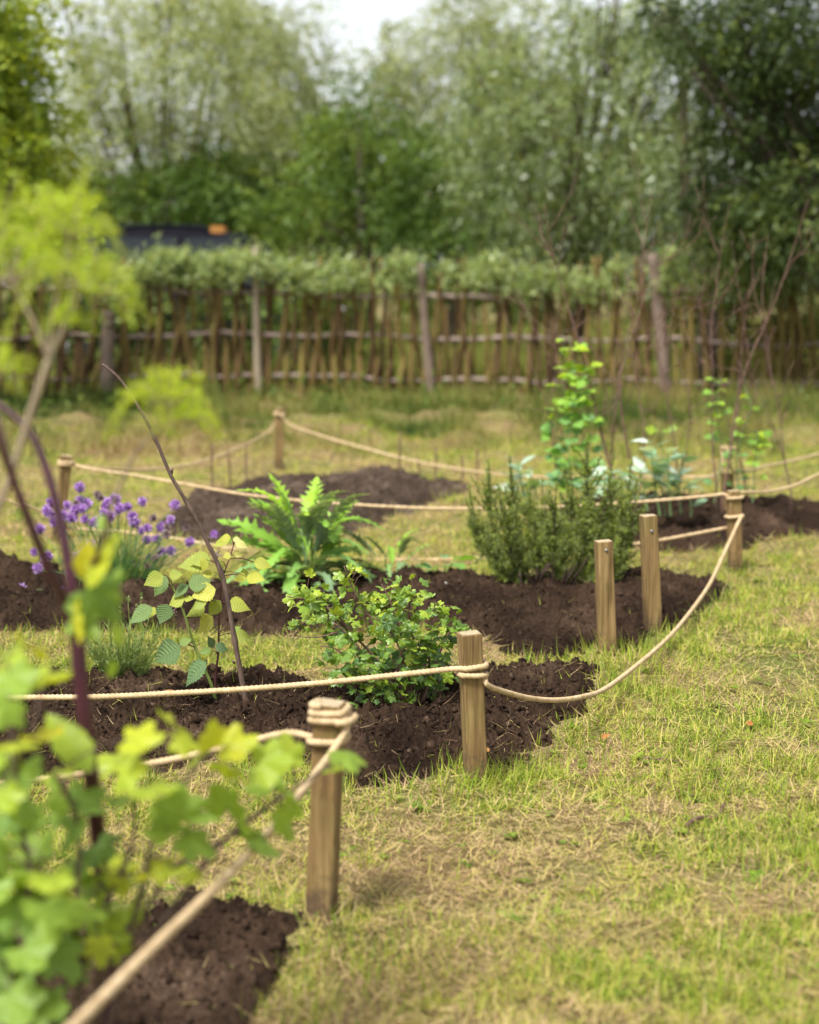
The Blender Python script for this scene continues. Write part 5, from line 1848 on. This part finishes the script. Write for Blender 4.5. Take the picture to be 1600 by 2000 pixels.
def make_bean(label, plants, Y):
    b = P(plants[0][0], plants[0][1], Y)
    b[2] = .02
    t = thing('broad_bean_plant', label, 'plant', b)
    gs, gl = Geo(), Geo()
    T = [T_ovate(.3, 8, 0, .25, c_, .45, .05) for c_ in (.15, .4)]
    for (bx, by, tx, ty, n) in plants:
        yy = Y + rng.normal(0, .07)
        p0, p1 = P(bx, by, yy), P(tx, ty, yy)
        pts = smooth_path([p0, (p0 + p1) / 2 + rng.normal(0, .008, 3), p1], 24)
        gs.tube(pts, np.linspace(.006, .0035, 24), 6)
        for k in range(n):
            f = .3 + .7 * (k + rng.random()) / n
            p = pts[min(23, int(f * 23))]
            a = k * 2.4 + rng.normal(0, .3)
            d = np.array([math.cos(a), math.sin(a), .75 * rng.uniform(.3, 1.2)])
            gl.inst(T[k % 2], frames(d[None], (UP + rng.normal(0, .25, 3))[None]), rng.uniform(.075, .125), (p + d * .012)[None], [np.clip(rng.normal(.6, .25), 0, 1)])
    gs.build('stem', MAT['bluestem'], t, b)
    gl.build('leaves', MAT['bean'], t, b)


make_bean('broad bean seedlings with grey green leaves at the left end of their bed', [(1030, 990, 1010, 900, 10), (1050, 990, 1035, 925, 8), (1015, 995, 995, 925, 5)], 8.7)
make_bean('broad bean plants with pale leaves right behind the rosemary top', [(1160, 1000, 1150, 930, 9), (1200, 1000, 1190, 920, 9), (1225, 1000, 1235, 935, 8), (1215, 1000, 1205, 950, 7)], 8.5)
make_bean('pale leaved broad bean plants left of the joining post', [(1290, 1010, 1270, 860, 10), (1310, 1010, 1305, 880, 11), (1330, 1005, 1335, 880, 8), (1300, 1010, 1290, 930, 8), (1265, 1000, 1250, 915, 7), (1350, 1010, 1345, 940, 5)], 8.4)

sticks = [([(1210, 960), (1165, 800), (1130, 680), (1100, 560), (1063, 400)], .012, 'pea stick rising from behind the tall pea plant to above the fence'),
          ([(1100, 965), (1062, 780), (1040, 700), (1028, 650)], .007, 'short thin pea stick left of the tall pea plant'),
          ([(1190, 960), (1205, 820), (1212, 700), (1248, 560), (1278, 370)], .01, 'long pea stick bending right up past the thick dark stake'),
          ([(1235, 950), (1215, 760), (1225, 690), (1262, 560), (1328, 458)], .011, 'pea stick slanting up right across the thick dark stake'),
          ([(1320, 900), (1300, 740), (1240, 620), (1182, 540)], .009, 'pea stick slanting up left across the thick dark stake'),
          ([(1400, 960), (1392, 760), (1385, 650), (1400, 560), (1428, 400)], .009, 'upright kinked pea stick right of the thick dark stake'),
          ([(1405, 985), (1450, 760), (1500, 620), (1545, 490), (1582, 388)], .011, 'long pea stick leaning right, its tip highest near the right edge'),
          ([(1330, 975), (1345, 800), (1315, 650), (1332, 540)], .007, 'wavy pea stick above the pale broad beans'),
          ([(1460, 975), (1440, 800), (1445, 690), (1475, 540)], .008, 'slim pea stick among the slender pea plants'),
          ([(1545, 970), (1530, 850), (1505, 740), (1490, 610)], .008, 'dark pea stick nearest the right edge, leaning left'),
          ([(1250, 965), (1256, 820), (1240, 690), (1222, 590)], .008, 'straight pea stick just left of the pale broad beans'),
          ([(1150, 965), (1135, 850), (1090, 700), (1075, 620)], .008, 'leaning pea stick running through the tall pea plant')]
for pts, rad, lab in sticks:
    Y = 9.0 + rng.normal(0, .15)
    g = Geo()
    w_ = smooth_path([P(a, c, Y + .03 * k) for k, (a, c) in enumerate(pts)], 44)
    w_[:, 0] += .012 * np.sin(np.linspace(0, 9, 44) + rng.uniform(0, 6))
    w_[0][2] = -.03
    rad *= .62
    g.tube(w_, np.linspace(rad, rad * .25, 44), 7)
    for k in range(9):
        i = int(rng.uniform(8, 40))
        p = w_[i]
        d = norm(w_[min(43, i + 4)] - w_[i] + rdir(1)[0] * .14 + np.array([rng.choice([-1, 1]) * .08, 0, .02]))
        L = rng.uniform(.12, .4)
        q = smooth_path([p, p + d * L * .5 + rng.normal(0, .015, 3), p + d * L + UP * L * .25], 12)
        g.tube(q, np.linspace(rad * .4, .001, 12), 5)
        for m in range(2):
            e = q[int(rng.uniform(4, 11))]
            d2 = norm(d + rdir(1)[0] * .7 + UP * .2)
            g.tube(np.array([e, e + d2 * rng.uniform(.05, .15)]), [.002, .001], 4)
    b = w_[0].copy()
    tag(g.build('pea_stick', MAT['twig'], None, b), lab, 'stick', 'bare twiggy pea sticks')

canes = [((415, 958), (414, 868), 'thin cane left of the farthest post, outermost of its row'), ((448, 955), (446, 880), 'thin cane left of the farthest post, second from the outside'), ((480, 945), (481, 866), 'brownish thin cane close to the left of the farthest post'),
         ((780, 945), (782, 842), 'tall thin cane behind the right half of the mound'), ((818, 940), (816, 895), 'short dark cane stub on the right half of the mound'), ((850, 950), (850, 875), 'thin cane on the right slope of the mound'),
         ((900, 950), (902, 888), 'thin cane right of the mound, second from its end'), ((932, 950), (932, 878), 'thin cane at the right end of the mound'), ((728, 960), (732, 905), 'thick dark cane stub just right of the artichoke')]
for (a, c, lab) in canes:
    b = at(*a)
    b[2] = gz(b[0], b[1]) - .02
    e = P(*c, b[1])
    g = Geo()
    g.tube(smooth_path([b, (b + e) / 2 + rng.normal(0, .004, 3), e], 10), np.linspace(.0075, .006, 10), 6)
    tag(g.build('garden_cane', MAT['cane'] if 'dark' in lab else MAT['twig'], None, b), lab, 'cane', 'thin canes around the soil mound')


# ------------------------------------------------------------------ foreground: fennel, purple stemmed plant, currant bush
def frond(g, gs, c, r, n_ray, dens, tone=.5):
    """a head of feathery fronds: each a drooping midrib with side ribs in one plane, set with fine threads"""
    T = T_strip(.5, .8, 2)
    for k in range(n_ray):
        a = k * 2.399 + rng.normal(0, .3)
        s_ = math.sqrt((k + .5) / n_ray)
        d = norm(np.array([math.cos(a) * s_, math.sin(a) * s_, .25 + 1.0 * (1 - s_)]))
        L = r * rng.uniform(.8, 1.5)
        e = c + d * L - UP * L * .75 * s_ * s_
        pts = smooth_path([c, c + d * L * .55 + UP * L * .08, e], 16)
        gs.tube(pts, np.linspace(.0013, .0005, 16), 4)
        tg = norm(np.gradient(pts, axis=0))
        side0 = norm(np.cross(tg[8], UP + rng.normal(0, .3, 3)))
        P0, D0 = [], []
        for i in range(4, 16):
            t = i / 15
            for sg in (-1, 1):
                l = L * .42 * (1.1 - t) * rng.uniform(.6, 1.2) + .004
                dd = norm(side0 * sg + tg[i] * .8 - UP * .25)
                m = max(3, int(dens * l / .02))
                f = rng.random(m) ** .7
                P0.append(pts[i] + dd * (l * f)[:, None] + rng.normal(size=(m, 3)) * .0018)
                D0.append(np.repeat(dd[None], m, 0))
        P0, D0 = np.vstack(P0), np.vstack(D0)
        m = len(P0)
        ln = rng.uniform(.007, .018, m)
        g.inst(T, frames(D0 + rdir(m) * .7, rdir(m)), np.stack([np.full(m, .0013), ln, ln], -1), P0, np.clip(rng.normal(tone + .12, .22, m), 0, 1))


def make_fennel():
    b = P(-260, 2330, 2.4)
    b[2] = 0
    t = thing('fennel_plant', 'tall fennel with feathery yellow green heads at the left edge', 'plant', b)
    gs = Geo()
    Y = 2.3
    S = lambda lst, dy=0: smooth_path([P(x, y, Y + dy) for x, y in lst], 40)
    gs.tube(np.vstack([b[None], S([(-150, 1500), (-60, 1150), (22, 925), (62, 800), (98, 695)])]), np.linspace(.0068, .005, 41), 10)
    gs.tube(S([(98, 695), (125, 640), (148, 590), (152, 550)], .01), np.linspace(.0048, .0025, 40), 8)
    gs.tube(S([(96, 700), (100, 640), (112, 580), (130, 500), (138, 470)], .05), np.linspace(.0042, .0022, 40), 8)
    gs.tube(S([(96, 700), (75, 650), (55, 610), (30, 560), (20, 530)], -.02), np.linspace(.0036, .002, 40), 8)
    gs.tube(S([(140, 1300), (190, 1120), (220, 985), (262, 890), (300, 845), (318, 820)], .25), np.linspace(.004, .002, 40), 8)
    gs.tube(S([(25, 930), (5, 850), (-15, 770)], .1), np.linspace(.005, .003, 40), 8)
    heads = [((140, 470), .075, 11, 4.6, .05, .5), ((150, 575), .068, 10, 4.6, .01, .45), ((188, 590), .04, 6, 4.4, .02, .45), ((18, 560), .08, 10, 4.4, -.02, .4), ((325, 805), .066, 11, 6, .25, .6), ((-10, 750), .06, 8, 5, .1, .5), ((90, 430), .052, 7, 4.6, .07, .5), ((0, 470), .06, 7, 4.6, .04, .45), ((366, 828), .035, 6, 6, .24, .5), ((128, 640), .03, 5, 5, .02, .4)]
    for (c, r, nr, dn, dy, tone) in heads:
        g = Geo()
        frond(g, gs, P(*c, Y + dy), r * 1.1, nr, dn, tone=tone)
        g.build('feathery_head', MAT['fennel'], t, b)
    gs.build('stem', MAT['fennelstem'], t, b)


make_fennel()


def make_angelica():
    b = P(215, 2310, 2.5)
    b[2] = 0
    t = thing('purple_stemmed_plant', 'plant with thick dark purple stems forking upwards in the left foreground', 'plant', b)
    gs = Geo()
    Y = 2.4
    S = lambda lst, n=40: smooth_path([P(x, y, Y + dy) for x, y, dy in lst], n)
    gs.tube(np.vstack([b[None], S([(215, 1900, .12), (192, 1640, .1), (174, 1480, .02), (158, 1330, 0), (150, 1225, 0)])]), np.linspace(.0125, .0115, 41), 12)
    gs.tube(S([(152, 1240, 0), (140, 1140, .0), (120, 1030, .01), (98, 940, .02), (66, 855, .04), (30, 815, .06), (-40, 760, .1)]), np.linspace(.0095, .004, 40), 10)
    gs.tube(S([(150, 1250, 0), (128, 1180, -.03), (95, 1110, -.06), (62, 1030, -.09), (20, 920, -.12), (-12, 820, -.15), (-40, 740, -.17)]), np.linspace(.0085, .0045, 40), 10)
    gs.tube(S([(70, 2100, .2), (72, 1700, .2), (45, 1520, .1), (20, 1420, .0), (0, 1340, -.05)]), np.linspace(.0085, .0055, 40), 9)
    gs.tube(S([(150, 1240, 0), (165, 1150, -.05), (200, 1060, -.1), (214, 1000, -.12)]), np.linspace(.0065, .003, 40), 8)
    gs.build('stem', MAT['purplestem'], t, b)
    gl = Geo()
    To = T_ovate(.3, 10, .06, .3, .2, .4, .1)
    Tl = T_lobed(cup=.2, ripple=.1, teeth=.05)
    # sheathing leaves up the stems and blurred leaflets
    for (x0, y0, x1, y1, dy, tn, kind) in ((178, 1510, 95, 1385, -.05, .55, 0), (172, 1150, 215, 1040, -.08, .75, 0), (160, 1130, 170, 1060, -.06, .95, 0), (150, 1200, 230, 1180, -.05, .25, 1), (175, 1160, 240, 1215, -.07, .12, 1), (200, 1160, 235, 1110, -.03, .2, 1), (150, 1200, 130, 1235, -.08, .9, 1),
                                           (25, 1000, 55, 1010, .02, .35, 0), (20, 1040, 45, 1050, .0, .5, 0), (205, 1040, 190, 1000, -.1, .3, 0), (225, 1215, 235, 1262, -.04, .5, 0), (215, 1290, 225, 1330, .02, .3, 0)):
        p0, p1 = P(x0, y0, Y + dy), P(x1, y1, Y + dy + rng.normal(0, .02))
        d = p1 - p0
        ln = np.linalg.norm(d)
        gl.inst(To if kind == 0 else Tl, frames(d[None], np.array([[rng.normal(0, .3), -.9, .6]])), np.array([[ln * (.8 if kind == 0 else .9), ln, ln]]), p0[None], [tn])
    gl.build('leaves', MAT['currant'], t, b)


make_angelica()


def make_currant():
    b = P(170, 2320, 2.42)
    b[2] = 0
    t = thing('currant_bush', 'blurred bright green lobed leaf bush filling the lower left foreground', 'bush', b)
    gs, gl = Geo(), Geo()

    def yy(x):
        return 2.25 + .45 * max(0, x) / 620
    canes = [[(150, 1800), (150, 1600), (60, 1450)], [(200, 1850), (262, 1800), (310, 1600), (400, 1480)], [(220, 1850), (300, 1820), (430, 1650), (560, 1550), (680, 1475)], [(60, 1850), (60, 1700), (40, 1600), (10, 1300)],
             [(240, 1900), (320, 1720), (400, 1660), (470, 1625)], [(160, 1900), (255, 1660), (262, 1570), (280, 1450)], [(40, 1950), (20, 1800), (-40, 1600)]]
    paths = []
    for c in canes:
        p = smooth_path([b] + [P(x, y, yy(x)) for x, y in c], 40)
        paths.append(p[8:])
        gs.tube(p, np.linspace(.0075, .0022, 40), 7)
    L = [(30, 1450, 100, .6), (90, 1440, 95, .75), (160, 1452, 85, .7), (215, 1475, 110, .6), (280, 1440, 100, .62), (250, 1505, 95, .55), (330, 1410, 75, .6), (362, 1445, 70, .75), (300, 1545, 110, .55), (420, 1440, 80, .85), (465, 1455, 95, .7), (445, 1495, 75, .6),
         (530, 1490, 105, .45), (556, 1468, 85, .5), (515, 1530, 95, .35), (575, 1548, 85, .42), (430, 1562, 90, .4), (350, 1575, 100, .3), (318, 1612, 90, .25), (385, 1640, 95, .35), (470, 1592, 100, .3), (520, 1645, 95, .28), (555, 1602, 105, .35), (478, 1642, 85, .3),
         (40, 1520, 110, .3), (100, 1562, 95, .25), (170, 1562, 100, .2), (30, 1600, 100, .25), (140, 1622, 100, .2), (190, 1652, 110, .22), (60, 1662, 120, .45), (18, 1702, 130, .3), (100, 1722, 100, .6), (212, 1702, 130, .75), (262, 1722, 95, .75), (312, 1690, 75, .8), (345, 1702, 60, .75),
         (150, 1772, 130, .4), (205, 1802, 120, .55), (245, 1822, 100, .8), (90, 1802, 120, .35), (30, 1792, 120, .15), (60, 1902, 140, .15), (120, 1862, 110, .1), (20, 1952, 140, .2), (90, 1962, 110, .18), (20, 1862, 120, .1), (682, 1472, 85, .3), (650, 1500, 60, .4),
         (10, 1290, 100, .4), (60, 1272, 90, .6), (100, 1312, 100, .6), (30, 1332, 110, .25), (10, 1385, 100, .2), (64, 1320, 80, .5), (130, 1295, 60, .7), (110, 1500, 90, .5), (190, 1520, 80, .3), (10, 1560, 90, .35), (60, 1590, 80, .3), (150, 1700, 90, .35), (250, 1770, 90, .5),
         (10, 1640, 100, .3), (130, 1820, 110, .25), (180, 1745, 95, .3), (60, 1740, 100, .25), (0, 1480, 80, .5), (400, 1590, 70, .35), (230, 1570, 70, .25), (380, 1475, 60, .6), (500, 1465, 60, .7), (-30, 1400, 100, .3), (-40, 1760, 130, .3), (-30, 1900, 140, .2)]
    Tl = [T_lobed(((0, 1.0), (55, .82), (-55, .82), (108, .6), (-108, .6)), 48, .4, .05, c_, .1, 30) for c_ in (.35, -.15, .6, .1)]
    L = L + [(x + rng.normal(0, 38), y + rng.normal(0, 38), s * rng.uniform(.6, .95), tn * .9) for k_, (x, y, s, tn) in enumerate(L) if x < 620 and (y > 1660 or (y > 1540 and x < 120))]
    L = [q for q in L if not (120 < q[0] < 215 and q[1] < 1560 and q[2] < 90)]
    for k, (x, y, s, tn) in enumerate(L):
        c = P(x, y, yy(x) + rng.normal(0, .06) + (.12 if 90 < x < 250 and y < 1530 else 0))
        sz = s / FPX * yy(x) * (.69 if y < 1700 else .7)
        q = nearest_on(paths, c)
        a = c - q
        if np.linalg.norm(a) < .02:
            a = rdir(1)[0]
        d = norm(norm(a) + rng.normal(0, .35, 3) + np.array([0, 0, -.15]))
        hint = np.array([rng.normal(0, .45), -rng.uniform(.1, .9), rng.uniform(.5, 1.0)])
        p0 = c - d * sz * .35
        gl.inst(Tl[k % 4], frames(d[None], hint[None]), np.array([[sz * rng.uniform(.9, 1.1), sz, sz]]), p0[None], [np.clip(tn + (.1 if y < 1520 else .02) + rng.normal(0, .06), 0, 1)])
        gs.tube(smooth_path([q, (q + p0) / 2 + UP * .01, p0], 8), np.linspace(.0016, .0011, 8), 5)
    gs.build('branches', MAT['cane'], t, b)
    gl.build('leaves', MAT['currant'], t, b)


make_currant()


# ------------------------------------------------------------------ small things lying about
def fallen_leaf(px, py, key, ln, tint, label, yaw):
    p = at(px, py, .035 if key else .015)
    z = soil_z(key, np.array([p[0]]), np.array([p[1]]), bed_d(key, np.array([p[0]]), np.array([p[1]])))[0] + .012 if key else float(gz(p[0], p[1])) + .02
    p[2] = z
    g = Geo()
    d = np.array([[math.cos(yaw), math.sin(yaw), .1]])
    g.inst(T_ovate(.35, 8, .05, .5, -.2, .4, .1), frames(d, np.array([[.1, -.4, 1]])), ln, p[None], [tint])
    tag(g.build('fallen_leaf', MAT['dryleaf'], None, p), label, 'leaf', 'fallen leaves')


fallen_leaf(318, 1374, 'middle', .035, .45, 'orange fallen leaf on soil below the taut rope', .3)
fallen_leaf(722, 1403, 'middle', .024, 1.0, 'yellow fallen leaf on soil left of gooseberry foot', .8)
fallen_leaf(955, 1472, 'middle', .028, .3, 'rusty fallen leaf on soil right of the focused post', 2.2)
fallen_leaf(1462, 1418, None, .03, .1, 'rusty fallen leaf on grass right of the slack rope', 1.2)
fallen_leaf(1172, 1443, None, .03, .2, 'brown fallen leaf on grass just below the slack rope', .4)


def pebble(px, py, s, label, key='middle'):
    p = at(px, py, .03)
    z = soil_z(key, np.array([p[0]]), np.array([p[1]]), bed_d(key, np.array([p[0]]), np.array([p[1]])))[0]
    p[2] = z + s * .4
    g = Geo()
    T = T_blob(int(px), 2)
    V = T['v'] / np.linalg.norm(T['v'], axis=1, keepdims=True) * (0.85 + .15 * np.linalg.norm(T['v'], axis=1, keepdims=True))
    g.add(V * np.array([s, s * .8, s * .6]) + p, T['l'], T['n'])
    tag(g.build('pebble', MAT['stone'], None, p), label, 'pebble')


pebble(437, 1330, .009, 'white pebble on soil at the foot of the raspberry')
pebble(447, 1326, .006, 'smaller pale pebble right beside the white pebble')
pebble(870, 1160, .012, 'pale pebble on soil below the seedling left of rosemary', 'third')


def ground_twig(pts, r, label):
    w_ = []
    for (x, y) in pts:
        p = at(x, y, .01)
        p[2] = float(gz(p[0], p[1])) + .014
        w_.append(p)
    g = Geo()
    g.tube(smooth_path(w_, 20), np.linspace(r, r * .4, 20), 6)
    tag(g.build('fallen_twig', MAT['twig'], None, w_[0]), label, 'twig')


ground_twig([(1340, 1615), (1365, 1603), (1400, 1592), (1415, 1570)], .006, 'brown twig lying on the dry lawn at the right')
ground_twig([(1255, 1482), (1300, 1484), (1350, 1495)], .003, 'thin twig lying on grass above the dry brown patch')
